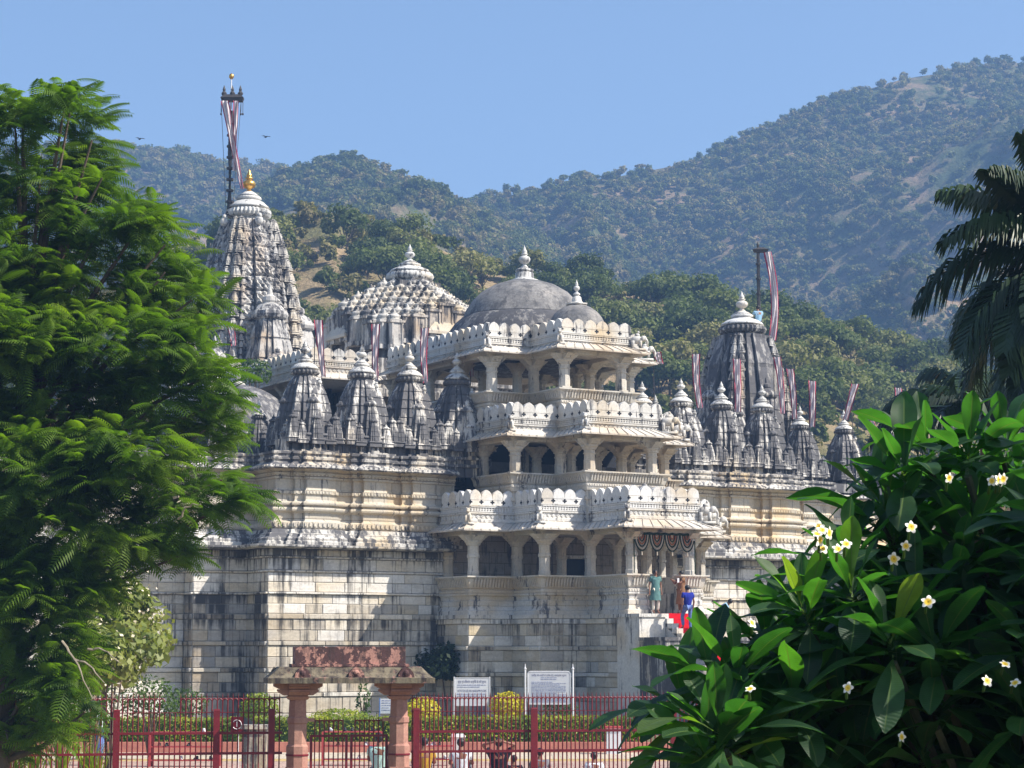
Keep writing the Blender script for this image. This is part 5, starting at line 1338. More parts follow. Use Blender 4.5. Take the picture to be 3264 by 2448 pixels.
b.add(vs_, fs_); b.build('curved_eave', MAT['sand_black'], gw)
b = MB(); b.box(-1.0,1.0,-0.24,0.24,2.642,3.0); b.box(-1.06,1.06,-0.29,0.29,2.641,2.69); b.build('lintel_block', MAT['sand_lichen'], gw)
for x in (-0.88,0.08,0.98):
    b = MB(); b.prism([(-0.15,0),(0.15,0),(0.13,0.09),(0.07,0.16),(0,0.20),(-0.07,0.16),(-0.13,0.09)], -0.50, -0.30); b.ball((0,-0.50,0.09),(0.055,0.03,0.055),10,6); b.build('arched_boss', MAT['sand_lichen'], gw, loc=(x,0,2.44))
b = MB(); b.lathe([(0.09,0),(0.10,0.04),(0.05,0.08),(0.06,0.12),(0.01,0.20)], 10); b.build('knob', MAT['sand_black'], gw, loc=(-1.34,0.1,2.44))

# ---------------------------------------------------------------- garden
MAT['hedge'] = foliage('hedge_leaves', [(0.07,0.12,0.015),(0.15,0.22,0.02),(0.28,0.32,0.02),(0.36,0.35,0.03)], 0.3, 0.5, (1.4,1.5,0.4), 0.3, False, 1.4)
MAT['yellow'] = foliage('yellow_shrub_leaves', [(0.40,0.40,0.02),(0.55,0.50,0.02),(0.62,0.55,0.03)], 0.3, 0.5, (1.4,1.4,0.4), 0.3, False, 2.0)
MAT['shrub'] = foliage('shrub_leaves', [(0.03,0.06,0.015),(0.06,0.11,0.02),(0.10,0.15,0.03)], 0.3, 0.5, (1.5,1.6,0.5), 0.3, False, 1.2)
MAT['darkshrub'] = foliage('shade_toned_shrub_leaves', [(0.015,0.03,0.012),(0.03,0.05,0.016)], 0.2, 0.6, (1.3,1.5,0.5), 0.2, False, 1.2)  # leaf colour darkened to carry the porch's shade
MAT['lime'] = foliage('lime_green_blades', [(0.10,0.18,0.01),(0.20,0.27,0.015),(0.30,0.34,0.02)], 0.35, 0.45, (1.4,1.5,0.3), 0.35, True, 1.0)
MAT['pale'] = foliage('pale_bush_leaves', [(0.10,0.14,0.03),(0.20,0.23,0.05),(0.32,0.33,0.10)], 0.3, 0.5, (1.3,1.4,0.5), 0.3, False, 1.0)
MAT['creamflower'] = plain('cream_petals', (0.70,0.62,0.46), 0.6, 0.3, var=0.2)
def leaf_cloud(name, fn, n, leaf, mat_, parent, rnd, aspect=0.6):
    V = np.zeros((n*4,3))
    for i in range(n):
        c_, nn = fn(rnd); nn = (nn + Vector((rnd.gauss(0,0.5), rnd.gauss(0,0.5), rnd.gauss(0.15,0.5)))).normalized()
        a = nn.orthogonal().normalized(); bb = nn.cross(a); t = rnd.uniform(0,6.28); a, bb = a*cos(t)+bb*sin(t), bb*cos(t)-a*sin(t); l = leaf*rnd.uniform(0.6,1.3); w = l*aspect
        for q, (e, f) in enumerate(((-1,0),(0,-1),(1,0),(0,1))): V[i*4+q] = c_+a*(e*l*0.5)+bb*(f*w*0.5)
    return inst(name, np_mesh(name, V, np.arange(n*4).reshape(n,4), [mat_]), parent)
def box_fn(x0,x1,y0,y1,z0,z1):
    def fn(r):
        f = r.random(); x, y, z = r.uniform(x0,x1), r.uniform(y0,y1), r.uniform(z0,z1); j = abs(r.gauss(0,0.05))
        if f < 0.42: return Vector((x, y0+j, z)), Vector((0,-1,0))
        if f < 0.80: return Vector((x, y, z1-j+r.gauss(0,0.03))), Vector((0,0,1))
        if f < 0.90: return Vector((x0 if r.random()<0.5 else x1, y, z)), Vector((1,0,0))
        return Vector((x, y, z)), Vector((0,0,1))
    return fn
def ball_fn(rx,ry,rz,z0):
    def fn(r):
        a = r.uniform(0,6.28); u = r.uniform(-0.8,1); s_ = sqrt(1-u*u); d = Vector((s_*cos(a), s_*sin(a), u)); q = r.uniform(0.72,1.06)
        return Vector((d.x*rx*q, d.y*ry*q, z0+rz+d.z*rz*q)), d
    return fn
rg = random.Random(17)
for (x0p, x1p, nm, zt) in ((-30,240,'left of the gateway',0.98),(255,460,'behind the gateway',1.0),(460,640,'below the white notice boards',1.02)):
    a, c_ = px(x0p,700,64.9), px(x1p,700,64.9); root = empty('clipped_hedge', ((a.x+c_.x)/2, 65.3, 0.22)); tag(root, 'long clipped yellow green hedge '+nm, 'hedge'); hw = (c_.x-a.x)/2
    leaf_cloud('foliage', box_fn(-hw,hw,-0.45,0.45,0.0,zt-0.22), int(hw*2*650), 0.085, MAT['hedge'], root, rg)
    b = MB(); b.box(-hw+0.06,hw-0.06,-0.36,0.36,0,zt-0.32); b.build('inner_twigs', MAT['shrub'], root)
def bush(name, label, X, Y, D, rx, rz, mat_, n, leaf=0.10, z0=0.2, flowers=0, cat='bush'):
    P = px(X, Y, D); root = empty(name, (P.x, D, z0)); tag(root, label, cat)
    hh = max(0.3, P.z-z0-rz)
    if rz > 0.9:
        v_, q_ = crown_np(rg, rx*1.15, rz*1.1, n*2, leaf*1.5, 14, 0.62); v_[:,2] += hh+rz; inst('foliage', np_mesh('foliage', v_, q_, [mat_]), root)
    else: leaf_cloud('foliage', ball_fn(rx, rx*0.9, rz, hh), n, leaf, mat_, root, rg)
    b = MB()
    for i in range(5): an = i*1.26; b.tube([(0.04*cos(an),0.04*sin(an),0),(rx*0.3*cos(an),rx*0.3*sin(an),hh+rz*0.7),(rx*0.55*cos(an),rx*0.55*sin(an),hh+rz*1.3)],[0.03,0.02,0.008],5)
    b.build('stem', MAT['bark'], root)
    if flowers: tag(leaf_cloud('blossom_spray', ball_fn(rx*1.05, rx*0.95, rz*1.04, hh), flowers, 0.10, MAT['creamflower'], root, rg, 0.9), kind='stuff')
    return root
bush('yellow_shrub', 'bright yellow clipped shrub under the smaller notice board', 422, 712, 66.6, 0.55, 0.45, MAT['yellow'], 1100)
bush('yellow_shrub', 'bright yellow clipped shrub between the two notice boards', 507, 706, 66.8, 0.52, 0.42, MAT['yellow'], 1100)
bush('round_shrub', 'round topped green shrub just left of the gateway', 259, 708, 67, 0.6, 0.45, MAT['hedge'], 1000)
bush('round_shrub', 'low domed green shrub seen between the gateway columns', 340, 719, 66.8, 0.95, 0.32, MAT['hedge'], 1100)
bush('climbing_shrub', 'dark shrub growing in shade against the wall beside the porch', 449, 666, 82.4, 1.05, 0.92, MAT['darkshrub'], 1500, 0.13)
bush('sapling', 'thin young leafy plant standing between the gateway columns', 363, 701, 70, 0.25, 0.75, MAT['shrub'], 160, 0.13)
bush('flowering_bush', 'tall pale bush with cream flowers behind the left tree', 112, 625, 54, 1.1, 1.6, MAT['pale'], 2600, 0.14, 0.0, 420)
bush('flowering_bush', 'broad pale bush with cream flowers low beside the left tree', 92, 668, 52, 1.3, 1.1, MAT['pale'], 2600, 0.14, 0.0, 300)
bush('green_shrub', 'loose green shrub behind the left fence', 150, 700, 60, 0.8, 0.65, MAT['shrub'], 900, 0.11)
bush('green_shrub', 'wide leafy shrub behind the far left fence', 60, 700, 58, 1.6, 0.8, MAT['shrub'], 1800, 0.12)
bush('green_shrub', 'small wild shrub at the foot of the left wall', 188, 703, 66.5, 0.6, 0.5, MAT['shrub'], 500, 0.10)
bush('green_shrub', 'small leafy shrub below the larger notice board', 560, 712, 66.9, 0.6, 0.4, MAT['shrub'], 600, 0.09)
bush('roof_shrub', 'wild shrub sprouting on the temple roof beside the left tree', 254, 373, 92, 0.8, 0.6, MAT['shrub'], 700, 0.14, 10.2)
for (X, s_, nm) in ((38,1.0,'leftmost, at the picture edge'),(62,1.15,'in the middle of the clump'),(88,1.1,'right of the clump, beside a fence post'),(100,0.8,'small one nearest the shoe racks'),(15,0.9,'cut by the picture edge')):
    P = px(X, 760, 46); root = empty('strap_leaf_plant', (P.x, 46+rg.uniform(-0.4,0.4), 0)); tag(root, 'yellow green strap leaf plant, '+nm, 'plant', 'strap leaf plants behind the left fence')
    for i in range(34):
        az = rg.uniform(0,6.28); ln = rg.uniform(0.9,1.45)*s_; sp = rg.uniform(0.15,0.6); w = rg.uniform(0.022,0.04); d = Vector((cos(az),sin(az),0)); sd = Vector((-sin(az),cos(az),0)); r0 = d*rg.uniform(0.0,0.15)
        V = []
        for j in range(5):
            t = j/4; c_ = r0+d*(sp*ln*t*t*0.8)+Vector((0,0,ln*t*(1-0.28*sp*t))); ww = w*(1-t*t)*1.0+0.002; V += [tuple(c_-sd*ww), tuple(c_+sd*ww)]
        b = MB(); b.add(V, [(2*j,2*j+1,2*j+3,2*j+2) for j in range(4)]); b.build('blade', MAT['lime'], root)

# ---------------------------------------------------------------- boards and their writing
MAT['boardwhite'] = plain('white_board_paint', (0.72,0.73,0.76), 0.5, 0.4, var=0.06, bump=0.0)
MAT['ink'] = plain('blue_ink', (0.02,0.03,0.16), 0.6, 0.2, var=0.1, bump=0.0)
MAT['faint'] = plain('faded_blue_print', (0.22,0.25,0.44), 0.6, 0.2, var=0.1, bump=0.0)
MAT['steel'] = plain('white_steel', (0.66,0.66,0.68), 0.4, 0.5, var=0.1)
def text(body, size, loc, mat_, parent, name='lettering', width=None, rx=pi/2):
    cu = bpy.data.curves.new('t', 'FONT'); cu.body = body; cu.size = size; cu.align_x = 'CENTER'; cu.align_y = 'CENTER'; cu.resolution_u = 2
    o = bpy.data.objects.new('t', cu); COL.objects.link(o)
    bpy.context.view_layer.update(); dg = bpy.context.evaluated_depsgraph_get()
    me = bpy.data.meshes.new_from_object(o.evaluated_get(dg)); me.name = name
    bpy.data.objects.remove(o); me.materials.clear(); me.materials.append(mat_)
    q = inst(name, me, parent, loc); q.rotation_euler = (rx,0,0)
    if width and len(me.vertices):
        xs = [v.co.x for v in me.vertices]; s_ = width/(max(xs)-min(xs)); q.scale = (s_, 1, 1)
    return q
def print_lines(parent, x0, x1, zs, h, rnd, mat_, y):
    mat_ = MAT['faint']
    for z in zs:
        b = MB(); x = x0; end = x1 - (x1-x0)*(rnd.uniform(0,0.5) if rnd.random() < 0.35 else 0.02)
        while x < end:
            w = rnd.uniform(0.03,0.11); b.box(x,min(end,x+w),y,y+0.003,z,z+h*rnd.uniform(0.6,1.0)); x += w+0.018
        tag(b.build('print_line', mat_, parent), kind='stuff')
P = px(472, 689, 67); sg = empty('notice_board', (P.x, 67, 0.2), radians(2)); tag(sg, 'smaller white notice board for aged pilgrims, on two thin legs', 'notice board')
b = MB(); b.box(-0.52,0.52,-0.012,0.012,1.10,1.92); b.build('panel', MAT['boardwhite'], sg)
for x in (-0.54,0.54):
    b = MB(); b.box(x-0.02,x+0.02,-0.02,0.02,0,1.96); b.build('leg', MAT['steel'], sg)
for z in (1.09,1.925):
    b = MB(); b.box(-0.52,0.52,-0.018,0.018,z-0.012,z+0.012); b.build('rail', MAT['steel'], sg)
text('वृद्ध एवं विकलांग यात्रियों के लिए सूचना', 0.11, (0,-0.016,1.80), MAT['ink'], sg, width=0.86)
text('NOTICE FOR AGED AND HANDICAPPED PILGRIMS', 0.10, (0,-0.016,1.53), MAT['ink'], sg, width=0.88)
print_lines(sg, -0.45, 0.45, (1.70,1.64,1.43,1.37,1.31), 0.022, random.Random(2), MAT['ink'], -0.017)
P = px(549, 685, 66.5); sg = empty('notice_board', (P.x, 66.5, 0.2), radians(-3)); tag(sg, 'larger white rules board with many lines, held between two pointed posts', 'notice board')
pts = []
for (cx, cz, a0) in ((0.56,2.04,0),(-0.56,2.04,90),(-0.56,1.22,180),(0.56,1.22,270)):
    for i in range(5): a = radians(a0+i*22.5); pts.append((cx+0.08*cos(a), cz+0.08*sin(a)))
b = MB(); b.prism(pts, -0.012, 0.012); b.build('panel', MAT['boardwhite'], sg)
b = MB()
for i in range(len(pts)): q0, q1 = pts[i], pts[(i+1) % len(pts)]; b.tube([(q0[0],-0.0,q0[1]),(q1[0],-0.0,q1[1])], 0.02, 6)
b.build('rim', MAT['steel'], sg)
for x in (-0.72,0.72):
    b = MB(); b.lathe([(0.03,0),(0.03,2.18),(0.04,2.19),(0.04,2.22),(0.02,2.24),(0.012,2.32),(0.002,2.36)], 10); po = b.build('post', MAT['steel'], sg, loc=(x,0,0))
    for z in (1.3,1.62,1.95):
        b = MB(); b.box(min(0,-x*0.1),max(0,-x*0.1),-0.008,0.008,z,z+0.02); b.build('clip', MAT['steel'], po)
rw = random.Random(6)
text('पवित्र जैन मंदिर में प्रवेश हेतु आवश्यक सूचना', 0.08, (0,-0.016,2.00), MAT['ink'], sg, width=1.06)
print_lines(sg, -0.25, 0.25, (1.93,1.88), 0.018, rw, MAT['ink'], -0.016)
print_lines(sg, -0.53, 0.53, [1.80-0.042*i for i in range(15)], 0.016, rw, MAT['ink'], -0.016)
MAT['bluesign'] = plain('blue_sign_paint', (0.10,0.22,0.55), 0.5, 0.4, var=0.1)
P = px(387, 703, 66.0); sg = empty('small_sign', (P.x, 66, 0.2)); tag(sg, 'small white sign with blue border behind the right gateway column', 'sign')
b = MB(); b.box(-0.2,0.2,-0.01,0.01,0.88,1.32); b.build('panel', MAT['boardwhite'], sg)
for x in (-0.215,0.215):
    b = MB(); b.box(x-0.014,x+0.014,-0.016,0.016,0,1.34); b.build('leg', MAT['bluesign'], sg)
print_lines(sg, -0.16, 0.16, [1.25,1.18,1.11,1.04,0.97], 0.025, rw, MAT['ink'], -0.014)
P = px(237, 722, 44); sg = empty('number_plate', (P.x, 44, 0)); tag(sg, 'small dark red plate numbered one on a thin white pole', 'sign')
b = MB(); b.tube([(0.03,0.02,0),(0.03,0.02,1.62)], 0.012, 6); b.build('pole', MAT['steel'], sg)
b = MB(); b.box(-0.12,0.12,-0.01,0.005,1.32,1.62); b.build('plate', MAT['redpaint'], sg)
b = MB()
for i in range(20): a0, a1 = 2*pi*i/20, 2*pi*(i+1)/20; b.tube([(0.09*cos(a0),-0.013,1.47+0.09*sin(a0)),(0.09*cos(a1),-0.013,1.47+0.09*sin(a1))], 0.007, 4)
b.build('ring', MAT['steel'], sg)
text('1', 0.15, (0,-0.014,1.47), MAT['boardwhite'], sg)

# ---------------------------------------------------------------- racks, shoes and small things behind the fence
def rack(label, X, D, w):
    P = px(X, 750, D); root = empty('shoe_rack', (P.x, D, 0.008)); tag(root, label, 'shoe rack')
    for x in (-w/2, w/2):
        for y in (-0.15,0.15):
            b = MB(); b.box(x-0.022,x+0.022,y-0.022,y+0.022,0,0.86); b.build('leg', MAT['redwall'], root)
    for z in (0.14,0.48,0.84):
        b = MB(); b.box(-w/2+0.022,w/2-0.022,-0.16,0.16,z,z+0.03); b.build('shelf', MAT['redwall'], root)
    return root, P
_s = MB(); _s.ball((0,0,0.03),(0.045,0.13,0.03),10,5); _s.ball((0,0.06,0.06),(0.04,0.06,0.035),8,5); _s.box(-0.04,0.04,-0.11,0.12,-0.002,0.018)
shoe_mats = [plain('black_leather',(0.02,0.018,0.018),0.5,0.4), plain('brown_leather',(0.12,0.05,0.03),0.5,0.4), plain('white_canvas',(0.6,0.6,0.6),0.7,0.3)]
SHOE = []
for m in shoe_mats:
    me = _s.mesh('shoe', True); me.materials.append(m); SHOE.append(me)
rsn = random.Random(12); snames = ['black','brown','white']
for (lab, X, D, w, nm) in (('red metal shoe rack behind the left fence panel',185,56.5,1.75,'left rack'),('red metal shoe rack seen through the gate',352,57,1.5,'gate rack'),('small red shoe rack right of the gateway',436,57,0.9,'right rack')):
    r_, P = rack(lab, X, D, w)
    for i in range(int(w*5)):
        kx = rsn.randrange(3); z = rsn.choice((0.178,0.518,0.878)); x = P.x-w/2+0.12+(w-0.24)*(i+0.5)/int(w*5)
        o = inst('shoe', SHOE[kx], None, (x, D+rsn.uniform(-0.06,0.06), z), rsn.uniform(-0.5,0.5)); tag(o, '%s shoe on the %s' % (snames[kx], lab), 'shoe', '%s shoes on the %s' % (snames[kx], nm))
P = px(255, 750, 43); rp_ = empty('stone_pillar', (P.x, 43, 0)); tag(rp_, 'rough streaked grey stone pillar behind the fence left of the gateway', 'pillar')
b = MB(); b.frus((0,0),(0.24,0.22),(0.23,0.21),0,1.42); b.build('shaft', MAT['spire_base'], rp_); b = MB(); b.frus((0,0),(0.27,0.25),(0.25,0.23),1.42,1.50); b.build('cap', MAT['spire_base'], rp_)
P = px(458, 735, 60.8); bx_ = empty('white_bin', (P.x, 60.8, 0.008)); tag(bx_, 'white box shaped bin with lid in front of the hedge', 'bin')
b = MB(); b.frus((0,0),(0.17,0.15),(0.19,0.17),0,0.58); b.build('body', MAT['boardwhite'], bx_); b = MB(); b.frus((0,0),(0.21,0.19),(0.17,0.15),0.58,0.66); b.build('lid', MAT['boardwhite'], bx_)
P = px(614, 730, 63.5); wp_ = empty('white_pedestal', (P.x, 63.5, 0.008)); tag(wp_, 'white painted block at the right end of the hedge', 'pedestal')
b = MB(); b.frus((0,0),(0.22,0.2),(0.21,0.19),0,0.72); b.build('body', MAT['boardwhite'], wp_); b = MB(); b.frus((0,0),(0.25,0.23),(0.25,0.23),0.72,0.78); b.build('cap', MAT['redwall'], wp_)

# ---------------------------------------------------------------- flags
k = NT('striped_flag_cloth'); at = k.n('Attribute'); at.attribute_name = 'stripe'
c = k.ramp(at.outputs['Fac'], [(0.0,(0.38,0.05,0.09)),(0.14,(0.66,0.60,0.61)),(0.40,(0.22,0.20,0.30)),(0.46,(0.70,0.66,0.66)),(0.62,(0.52,0.24,0.27)),(0.68,(0.68,0.63,0.64)),(0.87,(0.36,0.04,0.08))], 'CONSTANT')
k.done(c, 0.8, 0.1); MAT['flag'] = k.mat
def cloth(parent, A, B_, w0, w1, rnd, waves=3.0, amp=0.05, bend=(0,0,0), n=22, m=9, name='cloth'):
    V = []; S_ = []
    A, B_ = Vector(A), Vector(B_); ph = rnd.uniform(0,6)
    for i in range(n+1):
        t = i/n; c_ = A.lerp(B_, t)+Vector(bend)*sin(pi*t); w = w0+(w1-w0)*t
        for j in range(m+1):
            s_ = j/m-0.5
            V.append((c_.x+s_*w, c_.y+amp*sin(waves*t*6+s_*7+ph)+amp*0.8*sin(s_*16+t*3+ph), c_.z+0.02*sin(s_*9+ph))); S_.append(min(0.999, max(0.0, j/m+0.03*sin(t*9+ph))))
    q = np.array([(i*(m+1)+j, i*(m+1)+j+1, (i+1)*(m+1)+j+1, (i+1)*(m+1)+j) for i in range(n) for j in range(m)])
    me = np_mesh(name, np.array(V), q, [MAT['flag']], None, True)
    at = me.attributes.new('stripe', 'FLOAT', 'POINT'); at.data.foreach_set('value', S_)
    return inst(name, me, parent)
MAT['pole'] = plain('dark_iron', (0.05,0.045,0.045), 0.5, 0.4)
rfl = random.Random(19)
def flag(label, X, Y0, Y1, D, w=0.34, bend=0.0, end=0.0, pole_px=None, base=None):
    T_ = px(X, Y0, D); B_ = px(X, Y1, D); zb = B_.z-0.35 if base is None else base
    root = empty('temple_flag', (T_.x, D, zb)); tag(root, label, 'flag', 'striped flags on the temple roof')
    H = T_.z-zb
    b = MB(); b.tube([(-w*0.42,0.03,0),(-w*0.42,0.03,H+0.12)], [0.022,0.016], 6); b.ball((-w*0.42,0.03,H+0.15),(0.03,0.03,0.04),8,5); b.build('pole', MAT['pole'], root)
    b = MB(); b.tube([(-w*0.55,0.0,H),(w*0.62,0.0,H)], 0.015, 5); b.build('crossbar', MAT['pole'], root)
    cloth(root, (0,-0.03,H), (end,-0.03,B_.z-zb), w, w*rfl.uniform(0.45,0.75), rfl, bend=(bend,0,0))
FL = [(230.5,326,346,101,'half hidden beside the great tower base'),(318.5,320,377,83.0,'above the leftmost shrine spire'),(376,324,380,84.4,'above the second shrine spire from the left'),(425,328,383,85.6,'above the third shrine spire from the left'),(473,331,377,86.6,'narrow one above the spire beside the porch'),
      (657,352,364,89.5,'short one at the right end of the porch top'),(696,354,408,91.2,'just right of the porch second storey'),(736.5,359,412,92.4,'crossing the big right tower'),(777,357,414,93.2,'along the right edge of the big right tower'),(790,369,419,94,'right of the big tower, second from it'),
      (812,381,427,95,'third flag right of the big tower'),(855,384,420,96.5,'curling down to a dark spire top'),(898,388,423,97.5,'rightmost, above the plumeria leaves'),(872,421,440,98,'tiny one low behind the plumeria')]
for i, (X, Y0, Y1, D, nm) in enumerate(FL):
    flag('striped red and white hanging flag, '+nm, X, Y0, Y1, D, 0.34 if i not in (4,13) else 0.22, rfl.uniform(-0.08,0.08), rfl.uniform(-0.05,0.22) if i != 11 else -0.45, base=10.3 if X > 600 or X < 300 else None)
# great flagstaff beside the great tower
gp = uvw(-3.6, 33.9); Dg = gp.y
T_ = px(231.5, 78, Dg); B_ = px(230, 204, Dg)
root = empty('great_flagstaff', (T_.x, Dg, B_.z-0.6)); tag(root, 'tall dark iron flagstaff with crossbeam, bells and long red white cloth', 'flagstaff'); H = T_.z-root.location.z
b = MB(); b.tube([(0,0,0),(0,0,H*0.45),(0.02,0,H*0.76)], [0.16,0.13,0.10], 8)
for i in range(9): b.lathe([(0.19,H*0.08*i+0.1),(0.19,H*0.08*i+0.2)], 8)
b.build('pole', MAT['pole'], root)
b = MB(); b.tube([(0,-0.02,H*0.74),(0,-0.02,H)], [0.05,0.03], 6); b.build('top_rod', MAT['steel'], root)
b = MB(); b.ball((0,-0.02,H+0.08),(0.13,0.13,0.15),10,8); b.build('ball', MAT['gold'], root, True)
zb = px(231.5, 97, Dg).z-root.location.z
b = MB(); b.frus((0.06,0),(0.52,0.14),(0.58,0.2),zb-0.25,zb-0.05); b.frus((0.06,0),(0.58,0.2),(0.4,0.1),zb-0.05,zb+0.12); b.build('crossbeam', MAT['pole'], root)
for x in (-0.36,0.06,0.46):
    b = MB(); b.lathe([(0.12,zb+0.1),(0.14,zb+0.2),(0.06,zb+0.3),(0.08,zb+0.38),(0.01,zb+0.6)], 8, (x,0)); b.build('knob', MAT['pole'], root)
for x in (-0.5,0.5,0.6):
    b = MB(); b.tube([(x,0,zb-0.2),(x,0,zb-0.8)],0.015,4); b.ball((x,0,zb-0.88),(0.05,0.05,0.07),7,5); b.build('bell', MAT['pole'], root)
zt = zb-0.25; e = px(243, 190, Dg)-root.location
cloth(root, (-0.28,-0.25,zt), (e.x,-0.25,e.z), 0.42, 0.14, rfl, 2.0, 0.06, bend=(-0.02,0,0)); cloth(root, (0.28,-0.22,zt), (0.22,-0.22,zt-3.6), 0.26, 0.16, rfl, 2.0, 0.05)
for x in (-0.5,0.5):
    b = MB(); b.tube([(x,0,zt),(x*0.35,0,0.3)],0.012,4); b.build('stay_wire', MAT['pole'], root)
# flagpole of the corner tower
Dt = uvw(13.3,13.1).y+0.8; T_ = px(758,250,Dt); B_ = px(758,318,Dt)
root = empty('tower_flagpole', (T_.x, Dt, B_.z-0.3)); tag(root, 'dark pole with bracket and long red flag streamer on the corner tower', 'flagpole'); H = T_.z-root.location.z
b = MB(); b.tube([(0,0,0),(0,0,H)], [0.09,0.075], 7)
for i in range(5): b.lathe([(0.12,H*0.2*i),(0.12,H*0.2*i+0.08)], 8)
b.build('pole', MAT['pole'], root)
b = MB(); b.frus((0.12,0),(0.3,0.08),(0.36,0.12),H-0.12,H+0.02); b.frus((0.12,0),(0.36,0.12),(0.1,0.06),H+0.02,H+0.12); b.lathe([(0.05,H+0.1),(0.07,H+0.25),(0.01,H+0.4)],7); b.build('bracket', MAT['pole'], root)
e = px(772,341,Dt)-root.location; cloth(root, (0.42,-0.1,H-0.1), (e.x,-0.1,e.z), 0.36, 0.34, rfl, 2.0, 0.06, bend=(0.22,0,0))

# ---------------------------------------------------------------- garland across the porch entrance
gar = empty('festoon_garland', uvw(0,-0.06,0), TR); tag(gar, 'four looped marigold and leaf festoons hung across the porch entrance', 'garland')
gm = [plain('garland_leaf',(0.02,0.035,0.015),0.8,0.1,scale=30), plain('marigold_orange',(0.34,0.13,0.06),0.8,0.1,scale=30), plain('jasmine_white',(0.46,0.40,0.32),0.8,0.1,scale=30), plain('dark_rose',(0.10,0.035,0.04),0.8,0.1,scale=30)]
for q in range(4):
    cx = -1.0+q*0.667
    for li, (w, dp, m) in enumerate(((0.31,0.60,0),(0.262,0.52,2),(0.215,0.44,0),(0.165,0.35,1),(0.115,0.25,0),(0.065,0.15,1))):
        b = MB(); b.tube([(cx+w*cos(pi+pi*i/14), 0.0, 7.16-dp*sin(pi*i/14)) for i in range(15)], 0.024, 6); b.build('flower_loop', gm[m], gar)
    b = MB(); b.tube([(cx,0,6.55),(cx,0,6.40)],[0.02,0.03],6); b.build('tassel', gm[2], gar)
b = MB(); b.tube([(-1.34+2.68*i/16,0,7.20-0.03*(i%2)) for i in range(17)],0.05,6); b.build('leaf_string', gm[0], gar)
for x in (-1.34,1.34):
    b = MB(); b.tube([(x,0,7.2),(x,0,6.6),(x,0,5.75)],0.022,5); b.build('hanging_string', gm[0], gar)
# ---------------------------------------------------------------- people
import bmesh
def skin_obj(name, joints, edges, radii, mat_, parent, root_i=0, sub=1):
    bm = bmesh.new(); lay = bm.verts.layers.skin.verify(); vs_ = [bm.verts.new(j) for j in joints]
    for a, b_ in edges: bm.edges.new((vs_[a], vs_[b_]))
    for v, r in zip(vs_, radii): v[lay].radius = r if hasattr(r, '__len__') else (r, r)
    vs_[root_i][lay].use_root = True
    me = bpy.data.meshes.new(name); bm.to_mesh(me); bm.free(); me.materials.append(mat_)
    o = inst(name, me, parent)
    sk = o.modifiers.new('skin', 'SKIN'); sk.use_smooth_shade = True
    if sub: m = o.modifiers.new('sub', 'SUBSURF'); m.levels = sub; m.render_levels = sub
    return o
SKIN = plain('brown_skin', (0.24,0.12,0.075), 0.6, 0.3, var=0.1); HAIR = plain('black_hair', (0.012,0.010,0.010), 0.5, 0.4, var=0.2)
def clothm(name, c): return plain(name, c, 0.85, 0.1, var=0.22, scale=7, bump=0.4)
STAND = dict(pelvis=(0,0,0.93), spine=(0,0,1.12), chest=(0,0,1.32), neck=(0,0,1.46), head=(0,-0.01,1.58), crown=(0,0.0,1.66),
             hipL=(-0.09,0,0.90), kneeL=(-0.10,-0.02,0.49), ankL=(-0.10,0.02,0.08), toeL=(-0.11,-0.14,0.035), hipR=(0.09,0,0.90), kneeR=(0.10,-0.02,0.49), ankR=(0.10,0.02,0.08), toeR=(0.11,-0.14,0.035),
             shL=(-0.18,0,1.385), elL=(-0.23,0.03,1.11), wrL=(-0.23,-0.04,0.86), shR=(0.18,0,1.385), elR=(0.23,0.03,1.11), wrR=(0.23,-0.04,0.86))
SIT = dict(STAND, pelvis=(0,0,0.12), spine=(0,0.02,0.30), chest=(0,0.0,0.50), neck=(0,-0.02,0.64), head=(0,-0.05,0.76), crown=(0,-0.04,0.84),
           hipL=(-0.10,-0.02,0.10), kneeL=(-0.16,-0.38,0.34), ankL=(-0.12,-0.52,0.07), toeL=(-0.12,-0.66,0.03), hipR=(0.10,-0.02,0.10), kneeR=(0.16,-0.38,0.34), ankR=(0.12,-0.52,0.07), toeR=(0.12,-0.66,0.03),
           shL=(-0.18,0,0.565), elL=(-0.25,-0.10,0.33), wrL=(-0.17,-0.32,0.36), shR=(0.18,0,0.565), elR=(0.25,-0.10,0.33), wrR=(0.17,-0.32,0.36))
